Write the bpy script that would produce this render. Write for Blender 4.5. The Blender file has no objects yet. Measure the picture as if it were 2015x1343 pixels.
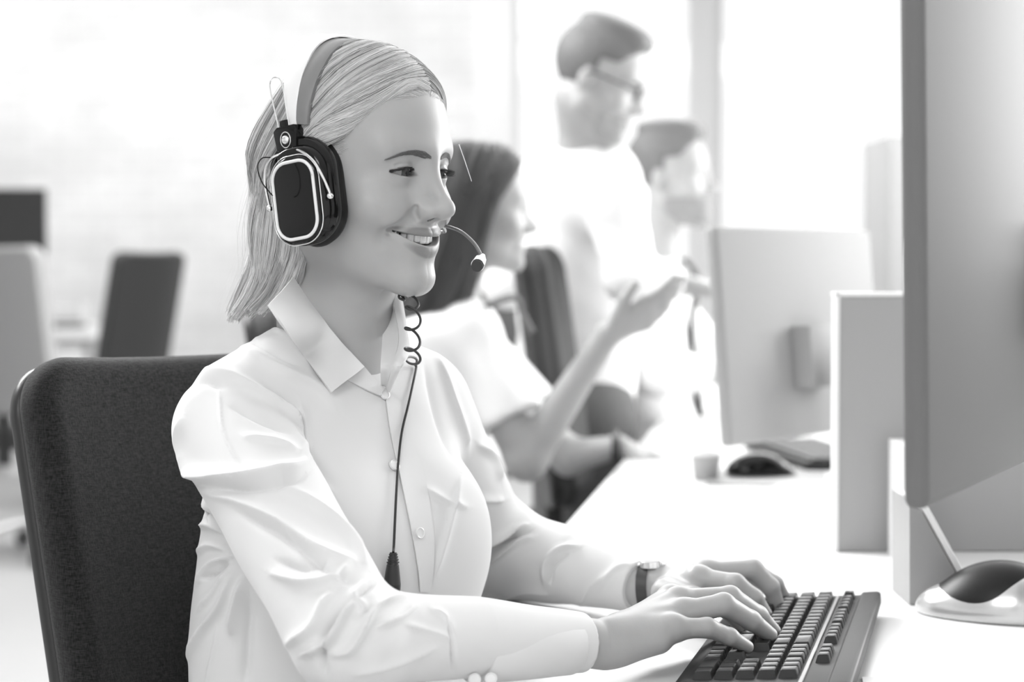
import bpy, bmesh, math, random
import numpy as np
from mathutils import Vector, Matrix
random.seed(7); rng = np.random.default_rng(7)
C = bpy.context.scene.collection
SC = bpy.context.scene

# ---------------------------------------------------------------- camera, world, lights, exposure
FPX = 3918.0; CAMZ = 1.12; PITCH = math.atan((671.5-510.0)/FPX)
cam_d = bpy.data.cameras.new('camera'); cam = bpy.data.objects.new('camera', cam_d); C.objects.link(cam)
cam_d.sensor_width = 36.0; cam_d.lens = FPX/2015.0*36.0
cam.location = (0, 0, CAMZ); cam.rotation_euler = (math.pi/2-PITCH, 0, 0)
cam_d.clip_start = 0.05; cam_d.clip_end = 200
cam_d.dof.use_dof = True; cam_d.dof.focus_distance = 1.84; cam_d.dof.aperture_fstop = 4.2
SC.camera = cam
W = bpy.data.worlds.new('world'); SC.world = W; W.use_nodes = True
W.node_tree.nodes['Background'].inputs['Color'].default_value = (1, 1, 1, 1)
W.node_tree.nodes['Background'].inputs['Strength'].default_value = 1.35
SC.view_settings.view_transform = 'Standard'; SC.view_settings.look = 'None'
SC.view_settings.exposure = -0.12; SC.view_settings.gamma = 1.0; SC.view_settings.use_curve_mapping = False
SC.cycles.use_denoising = True
SC.cycles.max_bounces = 6; SC.cycles.diffuse_bounces = 4; SC.cycles.glossy_bounces = 3
def area(name, loc, target, sx, sy, power):
    d = bpy.data.lights.new(name, 'AREA'); d.shape = 'RECTANGLE'; d.size = sx; d.size_y = sy; d.energy = power
    o = bpy.data.objects.new(name, d); C.objects.link(o); o.location = loc
    o.rotation_euler = (Vector(target)-Vector(loc)).to_track_quat('-Z', 'Y').to_euler(); return o
area('window_daylight', (3.4, 5.0, 2.1), (-0.1, 1.9, 1.0), 2.6, 2.0, 210)
area('back_window_daylight', (-1.9, 3.9, 2.9), (-0.3, 1.8, 0.9), 1.8, 1.0, 170)
area('front_soft_fill', (-0.9, -0.6, 3.1), (0.1, 1.9, 1.0), 1.6, 1.2, 55)  # added soft key from the camera side, not a real fitting
area('far_wall_fill', (-2.4, 11.9, 3.1), (-2.4, 13.6, 1.3), 5.0, .6, 85)  # added light that brightens the brick wall, no fitting there
area('mid_room_fill', (0.6, 7.0, 3.15), (0.6, 7.0, 0), 4.0, 3.0, 260)  # added overhead light to lift the rear of the room

# ---------------------------------------------------------------- helpers
_c, _s = math.cos(PITCH), math.sin(PITCH)
def P(px, py, d):
    u = (px-1007.5)/FPX; v = (671.5-py)/FPX
    y = _c+v*_s; z = v*_c-_s
    k = d/y
    return np.array([u*k, d, CAMZ+z*k])
def proj(v):
    x, y, z = v[:, 0], v[:, 1], v[:, 2]-CAMZ
    dep = y*_c-z*_s; up = y*_s+z*_c
    return np.stack([1007.5+FPX*x/dep, 671.5-FPX*up/dep], 1)

def nrm(a): a = np.asarray(a, float); return a/np.linalg.norm(a)

def mat(name, col, rough=0.6, metal=0.0, spec=0.5, sss=0.0, vcol=False, bump=None, coat=0.0, sheen=0.0, alpha=None):
    m = bpy.data.materials.new(name); m.use_nodes = True; nt = m.node_tree; b = nt.nodes['Principled BSDF']
    if not hasattr(col, '__len__'): col = (col, col, col)
    b.inputs['Base Color'].default_value = (*col, 1); b.inputs['Roughness'].default_value = rough
    b.inputs['Metallic'].default_value = metal; b.inputs['Specular IOR Level'].default_value = spec
    if coat: b.inputs['Coat Weight'].default_value = coat; b.inputs['Coat Roughness'].default_value = 0.08
    if sheen: b.inputs['Sheen Weight'].default_value = sheen
    if sss:
        b.inputs['Subsurface Weight'].default_value = sss; b.inputs['Subsurface Radius'].default_value = (1, .8, .7)
        b.inputs['Subsurface Scale'].default_value = 0.006
    if vcol:
        a = nt.nodes.new('ShaderNodeAttribute'); a.attribute_name = 'tone'
        mx = nt.nodes.new('ShaderNodeMix'); mx.data_type = 'RGBA'; mx.blend_type = 'MULTIPLY'; mx.inputs[0].default_value = 1
        mx.inputs[6].default_value = (*col, 1); nt.links.new(a.outputs['Fac'], mx.inputs[7])
        nt.links.new(mx.outputs[2], b.inputs['Base Color'])
    if bump:
        kind, scale, strength, dist = bump
        t = nt.nodes.new('ShaderNodeTexCoord')
        n = nt.nodes.new('ShaderNodeTexNoise'); n.inputs['Scale'].default_value = scale; n.inputs['Detail'].default_value = 4
        nt.links.new(t.outputs['Object'], n.inputs['Vector'])
        bp = nt.nodes.new('ShaderNodeBump'); bp.inputs['Strength'].default_value = strength; bp.inputs['Distance'].default_value = dist
        nt.links.new(n.outputs['Fac'], bp.inputs['Height']); nt.links.new(bp.outputs['Normal'], b.inputs['Normal'])
    return m

def link(name, me, m=None, parent=None, smooth=True):
    o = bpy.data.objects.new(name, me); C.objects.link(o)
    if m is not None: me.materials.append(m)
    if smooth and len(me.polygons): me.polygons.foreach_set('use_smooth', [True]*len(me.polygons))
    if parent is not None:
        o.parent = parent; o.matrix_parent_inverse = parent.matrix_basis.inverted()
    return o
def tag(o, label=None, cat=None, group=None, kind=None):
    if label: o['label'] = label
    if cat: o['category'] = cat
    if group: o['group'] = group
    if kind: o['kind'] = kind
    return o
def empty(name, loc=(0, 0, 0), rz=0.0):
    o = bpy.data.objects.new(name, None); C.objects.link(o); o.location = loc; o.rotation_euler = (0, 0, rz); o.empty_display_size = .05
    return o
def npmesh(name, v, f):
    """v (N,3), f (M,k) array of equal-size polygons"""
    me = bpy.data.meshes.new(name); v = np.asarray(v, np.float32); f = np.asarray(f, np.int32)
    k = f.shape[1]
    me.vertices.add(len(v)); me.vertices.foreach_set('co', v.ravel())
    me.loops.add(f.size); me.loops.foreach_set('vertex_index', f.ravel())
    me.polygons.add(len(f)); me.polygons.foreach_set('loop_start', np.arange(0, f.size, k, dtype=np.int32))
    me.update(calc_edges=True); me.validate(); return me
def set_tone(me, t):
    a = me.attributes.new('tone', 'FLOAT', 'POINT'); a.data.foreach_set('value', np.asarray(t, np.float32))

class B:
    """collects shapes in a bmesh"""
    def __init__(s): s.bm = bmesh.new()
    def box(s, c, size, rot=None, bev=0.0, seg=2):
        b = bmesh.new(); bmesh.ops.create_cube(b, size=1.0)
        bmesh.ops.scale(b, vec=size, verts=b.verts)
        if bev: bmesh.ops.bevel(b, geom=b.edges[:], offset=bev, segments=seg, profile=.5, affect='EDGES')
        s._add(b, c, rot); return s
    def _add(s, b, c, rot):
        M = Matrix.Translation(Vector(c)) @ (rot.to_4x4() if rot is not None else Matrix.Identity(4))
        bmesh.ops.transform(b, matrix=M, verts=b.verts)
        me = bpy.data.meshes.new('tmp'); b.to_mesh(me); b.free(); s.bm.from_mesh(me); bpy.data.meshes.remove(me)
    def cyl(s, a, b_, r, r2=None, seg=24):
        a = Vector(a); b_ = Vector(b_); d = b_-a
        b = bmesh.new(); bmesh.ops.create_cone(b, cap_ends=True, segments=seg, radius1=r, radius2=r if r2 is None else r2, depth=d.length)
        s._add(b, (a+b_)/2, d.to_track_quat('Z', 'Y').to_matrix()); return s
    def sph(s, c, r, sc=(1, 1, 1), rot=None, seg=20):
        b = bmesh.new(); bmesh.ops.create_uvsphere(b, u_segments=seg, v_segments=seg//2+2, radius=r)
        bmesh.ops.scale(b, vec=sc, verts=b.verts); s._add(b, c, rot); return s
    def prism(s, pts, depth, c=(0, 0, 0), rot=None, bev=0.0):
        """polygon pts in XZ, extruded along +Y by depth"""
        b = bmesh.new(); vs = [b.verts.new((p[0], 0, p[1])) for p in pts]; f = b.faces.new(vs)
        r = bmesh.ops.extrude_face_region(b, geom=[f]); ev = [g for g in r['geom'] if isinstance(g, bmesh.types.BMVert)]
        bmesh.ops.translate(b, vec=(0, depth, 0), verts=ev); bmesh.ops.recalc_face_normals(b, faces=b.faces)
        if bev: bmesh.ops.bevel(b, geom=b.edges[:], offset=bev, segments=2, profile=.5, affect='EDGES')
        s._add(b, c, rot); return s
    def tube(s, pts, r, seg=8):
        v, f = tube_arrays([np.asarray(pts, float)], r, seg)
        me = npmesh('tmp', v, f); s.bm.from_mesh(me); bpy.data.meshes.remove(me); return s
    def out(s, name, m, parent=None, smooth=True, xf=None):
        if xf is not None: bmesh.ops.transform(s.bm, matrix=xf, verts=s.bm.verts)
        me = bpy.data.meshes.new(name); s.bm.to_mesh(me); s.bm.free()
        o = link(name, me, m, parent, smooth)
        if smooth:
            try: me.set_sharp_from_angle(angle=math.radians(40))
            except Exception: pass
        return o

def catmull(pts, n):
    pts = np.asarray(pts, float); k = len(pts)
    e = np.vstack([2*pts[0]-pts[1], pts, 2*pts[-1]-pts[-2]])
    t = np.linspace(0, k-1, n); i = np.minimum(t.astype(int), k-2); u = (t-i)[:, None]
    p0, p1, p2, p3 = e[i], e[i+1], e[i+2], e[i+3]
    return .5*((2*p1)+(-p0+p2)*u+(2*p0-5*p1+4*p2-p3)*u*u+(-p0+3*p1-3*p2+p3)*u**3)

def tube_arrays(lines, r, seg=8, taper=None, closed=False, flat=None):
    """tubes along polylines of equal length; r scalar or (K,) or (N,K)"""
    L = np.asarray(lines, float); N, K, _ = L.shape
    T = np.gradient(L, axis=1); T /= np.linalg.norm(T, axis=2, keepdims=True)+1e-12
    ref = np.tile(np.array([0., 0., 1.]), (N, 1)); m = np.abs(T[:, 0, 2]) > .8; ref[m] = [1, 0, 0]
    U = np.zeros_like(L); u = np.cross(T[:, 0], ref); u /= np.linalg.norm(u, axis=1, keepdims=True)+1e-12; U[:, 0] = u
    for k in range(1, K):
        u = U[:, k-1]-T[:, k]*np.sum(U[:, k-1]*T[:, k], 1, keepdims=True)
        U[:, k] = u/(np.linalg.norm(u, axis=1, keepdims=True)+1e-12)
    Vv = np.cross(T, U)
    R = np.broadcast_to(np.asarray(r, float) if np.ndim(r) else np.full((N, K), r), (N, K))
    a = np.arange(seg)*2*np.pi/seg
    ring = L[:, :, None, :]+R[:, :, None, None]*(np.cos(a)[None, None, :, None]*U[:, :, None, :]+np.sin(a)[None, None, :, None]*Vv[:, :, None, :])
    v = ring.reshape(-1, 3)
    base = (np.arange(N)*K*seg)[:, None, None]; kk = (np.arange(K-1)*seg)[None, :, None]; j = np.arange(seg)[None, None, :]; j2 = (np.arange(seg)+1) % seg
    f = np.stack([base+kk+j, base+kk+j2[None, None, :], base+kk+seg+j2[None, None, :], base+kk+seg+j], -1).reshape(-1, 4)
    if seg == 4 or seg >= 5:   # end caps as a centre fan of quads is skipped: pinch ends
        pass
    return v, f

# ---------------------------------------------------------------- implicit modelling
def smin(a, b, k):
    if k <= 0: return np.minimum(a, b)
    h = np.maximum(k-np.abs(a-b), 0)/k
    return np.minimum(a, b)-h*h*k*.25
def smax(a, b, k): return -smin(-a, -b, k)
def ell(p, c, r):
    c = np.asarray(c, float); r = np.asarray(r, float); q = p-c
    k0 = np.linalg.norm(q/r, axis=1); k1 = np.linalg.norm(q/(r*r), axis=1)
    return k0*(k0-1)/np.maximum(k1, 1e-6)
def cap(p, a, b, ra, rb=None, sc=None):
    a = np.asarray(a, float); b = np.asarray(b, float); rb = ra if rb is None else rb
    q = p-a; d = b-a
    if sc is not None: s = np.asarray(sc, float); q = q*s; d = d*s
    t = np.clip((q@d)/(d@d+1e-12), 0, 1)
    return np.linalg.norm(q-t[:, None]*d, axis=1)-(ra+(rb-ra)*t)
def chain(p, pts, rs, k=0.0):
    o = None
    for i in range(len(pts)-1):
        d = cap(p, pts[i], pts[i+1], rs[i], rs[i+1]); o = d if o is None else smin(o, d, k)
    return o
def oell(p, c, axes, r):
    """ellipsoid with axis rows"""
    return ell((p-np.asarray(c))@np.asarray(axes).T, (0, 0, 0), r)

def nets(f, lo, hi, h):
    lo = np.asarray(lo, float); hi = np.asarray(hi, float)
    n = np.ceil((hi-lo)/h).astype(int)+1; n = ((n+3)//4)*4+1
    cn = (n-1)//4+1
    ax = [lo[i]+np.arange(cn[i])*4*h for i in range(3)]
    G = np.stack(np.meshgrid(*ax, indexing='ij'), -1).reshape(-1, 3)
    cv = f(G).reshape(cn)
    # coarse block is 'near' when any corner is within its diagonal
    near = np.abs(cv) < 4*h*2.2
    blk = np.zeros(cn-1, bool)
    mn = np.full(cn-1, 1e9); mx = -mn
    for dx in (0, 1):
        for dy in (0, 1):
            for dz in (0, 1):
                s = (slice(dx, cn[0]-1+dx), slice(dy, cn[1]-1+dy), slice(dz, cn[2]-1+dz)); blk |= near[s]
                mn = np.minimum(mn, cv[s]); mx = np.maximum(mx, cv[s])
    blk |= (mn < 0) & (mx > 0)
    V = np.kron(cv[:-1, :-1, :-1], np.ones((4, 4, 4), np.float32)); V = np.pad(V, ((0, 1),)*3, mode='edge')
    mask = np.zeros(n, bool); kb = np.kron(blk, np.ones((4, 4, 4), bool))
    for dx in (0, 1):
        for dy in (0, 1):
            for dz in (0, 1):
                mask[dx:dx+kb.shape[0], dy:dy+kb.shape[1], dz:dz+kb.shape[2]] |= kb
    idx = np.argwhere(mask)
    vals = np.empty(len(idx))
    for i in range(0, len(idx), 400000): vals[i:i+400000] = f(lo+idx[i:i+400000]*h)
    V[mask] = vals
    S = V < 0
    c = np.zeros(n-1, int)
    for dx in (0, 1):
        for dy in (0, 1):
            for dz in (0, 1): c += S[dx:n[0]-1+dx, dy:n[1]-1+dy, dz:n[2]-1+dz]
    act = (c > 0) & (c < 8); ids = -np.ones(n-1, np.int64); ai = np.argwhere(act); ids[act] = np.arange(len(ai))
    acc = np.zeros((len(ai), 3)); cnt = np.zeros(len(ai))
    cor = [(0, 0, 0), (1, 0, 0), (0, 1, 0), (1, 1, 0), (0, 0, 1), (1, 0, 1), (0, 1, 1), (1, 1, 1)]
    for i in range(8):
        for j in range(i+1, 8):
            d = np.subtract(cor[j], cor[i])
            if np.abs(d).sum() != 1: continue
            a = V[tuple((ai+cor[i]).T)]; b = V[tuple((ai+cor[j]).T)]; m = (a < 0) != (b < 0)
            t = np.where(m, a/np.where(m, a-b, 1), 0)
            acc[m] += (np.array(cor[i])+t[m, None]*d); cnt[m] += 1
    vert = lo+(ai+acc/np.maximum(cnt, 1)[:, None])*h
    faces = []
    for a in range(3):
        b1, b2 = (a+1) % 3, (a+2) % 3
        s0 = [slice(None)]*3; s1 = [slice(None)]*3; s0[a] = slice(0, -1); s1[a] = slice(1, None)
        A, Bv = S[tuple(s0)], S[tuple(s1)]; e = np.argwhere(A != Bv)
        e = e[(e[:, b1] > 0) & (e[:, b2] > 0) & (e[:, b1] < n[b1]-1) & (e[:, b2] < n[b2]-1)]
        inside = A[tuple(e.T)]
        def cell(o1, o2):
            q = e.copy(); q[:, b1] -= o1; q[:, b2] -= o2; return ids[tuple(q.T)]
        q = np.stack([cell(1, 1), cell(0, 1), cell(0, 0), cell(1, 0)], 1)
        q[~inside] = q[~inside][:, ::-1]; faces.append(q)
    faces = np.concatenate(faces); faces = faces[(faces >= 0).all(1)]
    return vert, faces
def grad(f, v, e=2e-4):
    g = np.empty_like(v)
    for i in range(3):
        d = np.zeros(3); d[i] = e; g[:, i] = (f(v+d)-f(v-d))/(2*e)
    return g
def project(f, v, it=2, mx=.002):
    for _ in range(it):
        d = f(v); g = grad(f, v); s = -(d/np.maximum((g*g).sum(1), .25))[:, None]*g
        L = np.linalg.norm(s, axis=1, keepdims=True); s *= np.minimum(1, mx/np.maximum(L, 1e-9)); v = v+s
    return v
def relax(v, f, it=1, a=.5):
    for _ in range(it):
        acc = np.zeros_like(v); cnt = np.zeros(len(v))
        for i in range(4):
            for j in ((i+1) % 4, (i+3) % 4):
                np.add.at(acc, f[:, i], v[f[:, j]]); np.add.at(cnt, f[:, i], 1)
        v = v*(1-a)+a*acc/np.maximum(cnt, 1)[:, None]
    return v
def subdiv(v, f):
    e = np.stack([f, np.roll(f, -1, 1)], -1).reshape(-1, 2); e.sort(axis=1)
    key = e[:, 0].astype(np.int64)*len(v)+e[:, 1]; u, inv = np.unique(key, return_inverse=True)
    em = .5*(v[u//len(v)]+v[u % len(v)]); fc = v[f].mean(1); n0 = len(v); n1 = n0+len(em)
    ei = inv.reshape(-1, 4)+n0; ci = np.arange(len(f))+n1
    nf = np.concatenate([np.stack([f[:, k], ei[:, k], ci, ei[:, k-1]], 1) for k in range(4)])
    return np.concatenate([v, em, fc]), nf
def vnormals(v, f):
    n = np.cross(v[f[:, 2]]-v[f[:, 0]], v[f[:, 3]]-v[f[:, 1]]); o = np.zeros_like(v)
    for i in range(4): np.add.at(o, f[:, i], n)
    return o/(np.linalg.norm(o, axis=1, keepdims=True)+1e-12)
def sculpt(f, lo, hi, h, sub=0, rl=1):
    v, q = nets(f, lo, hi, h)
    for _ in range(rl): v = relax(v, q, 1, .5); v = project(f, v, 2, h)
    for _ in range(sub): v, q = subdiv(v, q); v = project(f, v, 2, h*.5); v = relax(v, q, 1, .3); v = project(f, v, 1, h*.5)
    return v, q
def join(parts):
    vs, fs, n = [], [], 0
    for v, f in parts: vs.append(v); fs.append(f+n); n += len(v)
    return np.concatenate(vs), np.concatenate(fs)
def polydist(p2, line):
    """distance and parameter (0..1) from 2D points to a polyline"""
    line = np.asarray(line, float); seg = np.linalg.norm(np.diff(line, axis=0), axis=1); cum = np.concatenate([[0], np.cumsum(seg)])
    best = np.full(len(p2), 1e9); par = np.zeros(len(p2)); sgn = np.zeros(len(p2))
    for i in range(len(seg)):
        a = line[i]; d = line[i+1]-a; q = p2-a; t = np.clip((q@d)/(d@d), 0, 1); w = q-t[:, None]*d; r = np.linalg.norm(w, axis=1)
        m = r < best; best[m] = r[m]; par[m] = (cum[i]+t[m]*seg[i])/cum[-1]; sgn[m] = np.sign(d[0]*q[m, 1]-d[1]*q[m, 0])
    return best, par, sgn
# ---------------------------------------------------------------- materials
M_skin = mat('skin', .42, .42, spec=.35, sss=.25, vcol=True, bump=('n', 900, .12, .0006))
M_shirt = mat('shirt_cotton', .71, .75, spec=.2, sheen=.3, bump=('n', 1500, .1, .0004))
M_eye = mat('eyeball', .75, .16, spec=.22, vcol=True)
M_teeth = mat('teeth', .86, .2, coat=.5)
M_gum = mat('gum', .12, .4)
M_dark_hair = mat('lash_hair', .035, .6)
M_brow = mat('brow_hair', .17, .7)
M_hair = mat('blonde_hair', .70, .38, spec=.5, vcol=True)
M_black = mat('glossy_black_plastic', .004, .10, spec=.35)
M_blackm = mat('matte_black_leatherette', .008, .38, spec=.3)
M_chrome = mat('chrome', .85, .15, metal=1)
M_white_pl = mat('white_plastic', .82, .35)

# ---------------------------------------------------------------- the woman's head frame
A = math.radians(56); TILT = math.radians(5)
Fh = np.array([math.sin(A), -math.cos(A), 0]); Rh = np.array([-math.cos(A), -math.sin(A), 0]); Uh = np.array([0, 0, 1.])
F2 = Fh*math.cos(TILT)-Uh*math.sin(TILT); U2 = Uh*math.cos(TILT)+Fh*math.sin(TILT)
HB = np.stack([Rh, F2, U2])            # rows: local axes in world
HO = P(836, 341, 1.85)-.083*F2
def toW(l): return np.asarray(l, float)@HB+HO
def toL(w): return (np.asarray(w, float)-HO)@HB.T
XFH = Matrix([[HB[0][i], HB[1][i], HB[2][i], HO[i]] for i in range(3)]+[[0, 0, 0, 1]])

def mirror(p): q = p.copy(); q[:, 0] = np.abs(q[:, 0]); return q
EYE = np.array([.0290, .0708, 0.0]); ER = .0125
def yface(x): return .0923-18*x*x      # mouth arc depth
def lipc(x, z0, zc): return z0+(zc-z0)*(x/.0285)**2
def lip_lines():
    xs = np.linspace(0, .0350, 15); u = xs/.0350
    up = [(x, yface(x)+.0012-.0004*math.exp(-(x/.003)**2), zl(x, -.0556, -.0535)-.0006*math.exp(-(x/.0035)**2)) for x in xs]
    lo = [(x, yface(x)-.0022, zl(x, -.0722, -.0548)) for x in xs]
    return up, lo, list(.0031*(1-u**3)+.0012*u**3), list(.0049*(1-u**2.2)+.0012*u**2.2)
def zl(x, z0, zc): return z0+(zc-z0)*(x/.0350)**2
def lip_sdf(q, e=0.0):
    up, lo, ru, rl = lip_lines()
    return chain(q, up, ru, .001), chain(q, lo, rl, .001)
def head_sdf(p):
    q = mirror(p)
    d = ell(q, (0, .004, .032), (.0735, .081, .0785))
    d = smin(d, ell(q, (0, .026, -.022), (.0605, .0625, .085)), .03)
    d = smin(d, ell(q, (0, .035, .045), (.058, .049, .045)), .02)
    d = smin(d, cap(q, (.050, -.002, -.062), (.008, .068, -.096), .015, .013), .035)
    d = smin(d, ell(q, (0, .0815, -.099), (.019, .0125, .0135)), .022)
    d = smin(d, cap(q, (0, .083, .016), (.042, .069, .021), .007, .006), .022)
    d = smax(d, -ell(q, (.031, .098, -.001), (.020, .0175, .0135)), .018)
    d = smin(d, ell(q, (.0425, .0605, -.033), (.0215, .0205, .018)), .02)
    d = smin(d, ell(q, (.030, .071, -.040), (.014, .012, .012)), .016)
    # lids
    lid = ell(q, EYE, (ER+.0016,)*3)
    d = smin(d, lid, .007)
    # nose
    d = smin(d, cap(q, (.0045, .0815, .004), (.0085, .0885, -.030), .0050, .0080), .012)
    d = smin(d, cap(q, (0, .0855, .008), (0, .1080, -.0275), .0052, .0060), .012)
    d = smin(d, ell(q, (0, .1095, -.0325), (.0078, .0088, .0072)), .010)
    d = smin(d, ell(q, (.0108, .0945, -.0347), (.0072, .0115, .0078)), .008)
    d = smax(d, -chain(q, [(.0188, .0895, -.0315), (.0190, .0875, -.0365), (.0160, .0890, -.042)], [.0008]*3), .005)
    d = smin(d, cap(q, (0, .093, -.0415), (0, .106, -.0375), .0035), .006)
    d = smax(d, -ell(q, (.0058, .1000, -.0430), (.0026, .0058, .0030)), .003)
    # muzzle
    d = smin(d, ell(q, (0, .072, -.064), (.030, .022, .022)), .015)
    # smile crease
    d = smax(d, -chain(q, [(.0225, .0895, -.0395), (.030, .083, -.046), (.0395, .0735, -.055), (.0410, .069, -.066)], [.0012, .0020, .0022, .0008]), .011)
    for (a, b) in (((.0475, .0625, .0005), (.057, .048, .0045)), ((.048, .0615, -.003), (.058, .047, -.003))):
        d = smax(d, -cap(q, a, b, .0003, .0002), .0028)
    # lips
    ax = q[:, 0]
    du, dl = lip_sdf(q)
    d = smin(d, du, .005); d = smin(d, dl, .005)
    # mouth opening
    zt = zl(ax, -.0584, -.0537); zb = zl(ax, -.0668, -.0545)
    cut = np.maximum(np.maximum(q[:, 2]-zt, zb-q[:, 2]), np.maximum(ax-.0345, .050-q[:, 1]))
    d = smax(d, -cut, .0012)
    # eye opening: almond on the lids
    ex = (q[:, 0]-EYE[0]); 
    w = np.clip(1-(ex/.0148)**2, 0, 1)
    zc = -.0013+.06*ex
    wu = np.clip(1-((ex+.0022*(1-(ex/.0148)**2))/.0148)**2, 0, 1); hu = .0060*wu**.8; hl = .0026*w**.9
    cutE = np.maximum(q[:, 2]-(zc+hu), (zc-hl)-q[:, 2]); cutE = np.maximum(cutE, np.abs(ex)-.0148); cutE = np.maximum(cutE, EYE[1]+.002-q[:, 1])
    d = smax(d, -cutE, .0012)
    # lid crease above
    cr = [(EYE[0]+x, EYE[1]+math.sqrt(max(1e-6, .0145**2-x*x))-.0008, .0086-30*x*x+.04*x) for x in (-.011, -.006, 0, .006, .011)]
    d = smax(d, -chain(q, cr, [.0004]*5), .0026)
    # ears (flattened under the cups)
    d = smin(d, ell(q, (.074, -.010, -.010), (.006, .016, .028)), .006)
    return d
# neck and upper chest live in world space
NB = P(660, 745, 1.93)
def neck_sdf(w):
    a = toW([0, -.018, -.045]); b = a*.35+(NB+[0, .0, .02])*.65; c_ = NB+np.array([0, 0, -.06])
    d = smin(cap(w, a, b, .0515, .050), cap(w, b, c_, .050, .058), .03)
    return d
TA = math.radians(47)
Ft = np.array([math.sin(TA), -math.cos(TA), 0]); Rt = np.array([-math.cos(TA), -math.sin(TA), 0]); TB = np.stack([Rt, Ft, [0, 0, 1.]])
TO = np.array([-.168, 1.93, 0.])
def tW(l): return np.asarray(l, float)@TB+TO
def chest_sdf(w):
    q = (w-TO)@TB.T
    d = ell(q, (0, -.005, .84), (.12, .075, .17))
    d = smin(d, cap(q, (-.10, -.01, .955), (.10, -.01, .955), .040), .05)
    return smin(d, ell(q, (0, 0, .62), (.12, .08, .2)), .08)
def womanA(w):
    d = smin(head_sdf((w-HO)@HB.T), neck_sdf(w), .022)
    return smin(d, chest_sdf(w), .04)
hc = toW([0, 0, 0])
headv, headf = sculpt(womanA, hc-[.14, .14, .255], hc+[.14, .14, .13], .0019, 1, 2)
lowv, lowf = sculpt(womanA, np.array([-.45, 1.72, .50]), np.array([.1, 2.15, hc[2]-.245]), .008, 0, 1)

# hands: world points picked on the photograph, at the depth of the keyboard
def finger(w, pts, r): return chain(w, pts, r, .004)
NW = P(1150, 1266, 1.76); FWr = P(1262, 1157, 2.07)
S1 = tW([.126, -.012, .962]); E1 = P(692, 1258, 1.62)
S2 = tW([-.122, -.012, .968]); E2 = P(962, 1082, 2.22)
nh = dict(
 pinky=[P(1325, 1238, 1.785), P(1392, 1236, 1.79), P(1436, 1254, 1.80), P(1470, 1274, 1.815)],
 ring=[P(1345, 1208, 1.815), P(1424, 1190, 1.82), P(1478, 1222, 1.84), P(1515, 1250, 1.86)],
 middle=[P(1335, 1185, 1.845), P(1437, 1176, 1.86), P(1492, 1212, 1.885), P(1522, 1243, 1.90)],
 index=[P(1320, 1180, 1.875), P(1405, 1182, 1.905), P(1445, 1212, 1.92), P(1462, 1240, 1.92)],
 thumb=[P(1215, 1240, 1.81), P(1290, 1235, 1.87), P(1350, 1235, 1.90), P(1400, 1240, 1.905)])
def near_hand(w):
    k = .010
    d = cap(w, E1*.35+NW*.65, NW, .027, .0205)
    d = smin(d, cap(w, NW, P(1210, 1262, 1.775), .0205, .019), .008)
    wr = P(1205, 1262, 1.775)
    for n, r in (('pinky', .0125), ('ring', .0135), ('middle', .0135), ('index', .0130)):
        d = smin(d, cap(w, wr, nh[n][0], .0165, r), k)
    d = smin(d, cap(w, P(1190, 1283, 1.765), P(1295, 1262, 1.775), .0155, .0120), k)
    g = None
    for n, r in (('pinky', .0083), ('ring', .0097), ('middle', .0098), ('index', .0095)):
        f_ = finger(w, nh[n], [r*1.18, r*1.06, r*.93, r*.74]); g = f_ if g is None else np.minimum(g, f_)
    d = smin(d, g, .007)
    d = smin(d, chain(w, nh['thumb'], [.0155, .0125, .0105, .0085], .004), .008)
    for n in ('pinky', 'ring', 'middle', 'index'): d = smin(d, ell(w, nh[n][0]+[0, 0, .005], (.008, .008, .006)), .008)
    return d
fh = dict(
 index=[P(1375, 1140, 2.02), P(1447, 1150, 2.0), P(1484, 1178, 2.0), P(1506, 1209, 2.005)],
 middle=[P(1390, 1128, 2.055), P(1482, 1121, 2.055), P(1516, 1155, 2.055), P(1534, 1202, 2.06)],
 ring=[P(1395, 1126, 2.09), P(1484, 1124, 2.10), P(1525, 1150, 2.10), P(1549, 1188, 2.11)],
 pinky=[P(1390, 1132, 2.115), P(1460, 1128, 2.14), P(1500, 1150, 2.15), P(1525, 1172, 2.15)],
 thumb=[P(1310, 1168, 2.03), P(1365, 1180, 1.995), P(1415, 1190, 1.975), P(1450, 1203, 1.965)])
def far_hand(w):
    k = .010; wr = P(1305, 1152, 2.065)
    d = cap(w, E2*.3+FWr*.7, FWr, .026, .0195)
    d = smin(d, cap(w, FWr, wr, .0200, .018), .008)
    for n, r in (('pinky', .0125), ('ring', .0130), ('middle', .0135), ('index', .0135)):
        d = smin(d, cap(w, wr, fh[n][0], .0165, r), k)
    g = None
    for n, r in (('pinky', .0083), ('ring', .0092), ('middle', .0098), ('index', .0097)):
        f_ = finger(w, fh[n], [r*1.18, r*1.06, r*.93, r*.74]); g = f_ if g is None else np.minimum(g, f_)
    d = smin(d, g, .007)
    d = smin(d, chain(w, fh['thumb'], [.0155, .0125, .0105, .0085], .004), .008)
    for n in ('pinky', 'ring', 'middle', 'index'): d = smin(d, ell(w, fh[n][0]+[0, 0, .005], (.008, .008, .006)), .008)
    return d
def bounds(pts, m): pts = np.array(pts); return pts.min(0)-m, pts.max(0)+m
allp = sum(nh.values(), [])+[NW, E1*.35+NW*.65]; lo, hi = bounds(allp, .035)
nv, nf_ = sculpt(near_hand, lo, hi, .0022, 1, 2)
allp = sum(fh.values(), [])+[FWr, E2*.3+FWr*.7]; lo, hi = bounds(allp, .035)
fv, ff = sculpt(far_hand, lo, hi, .0022, 1, 2)
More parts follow.
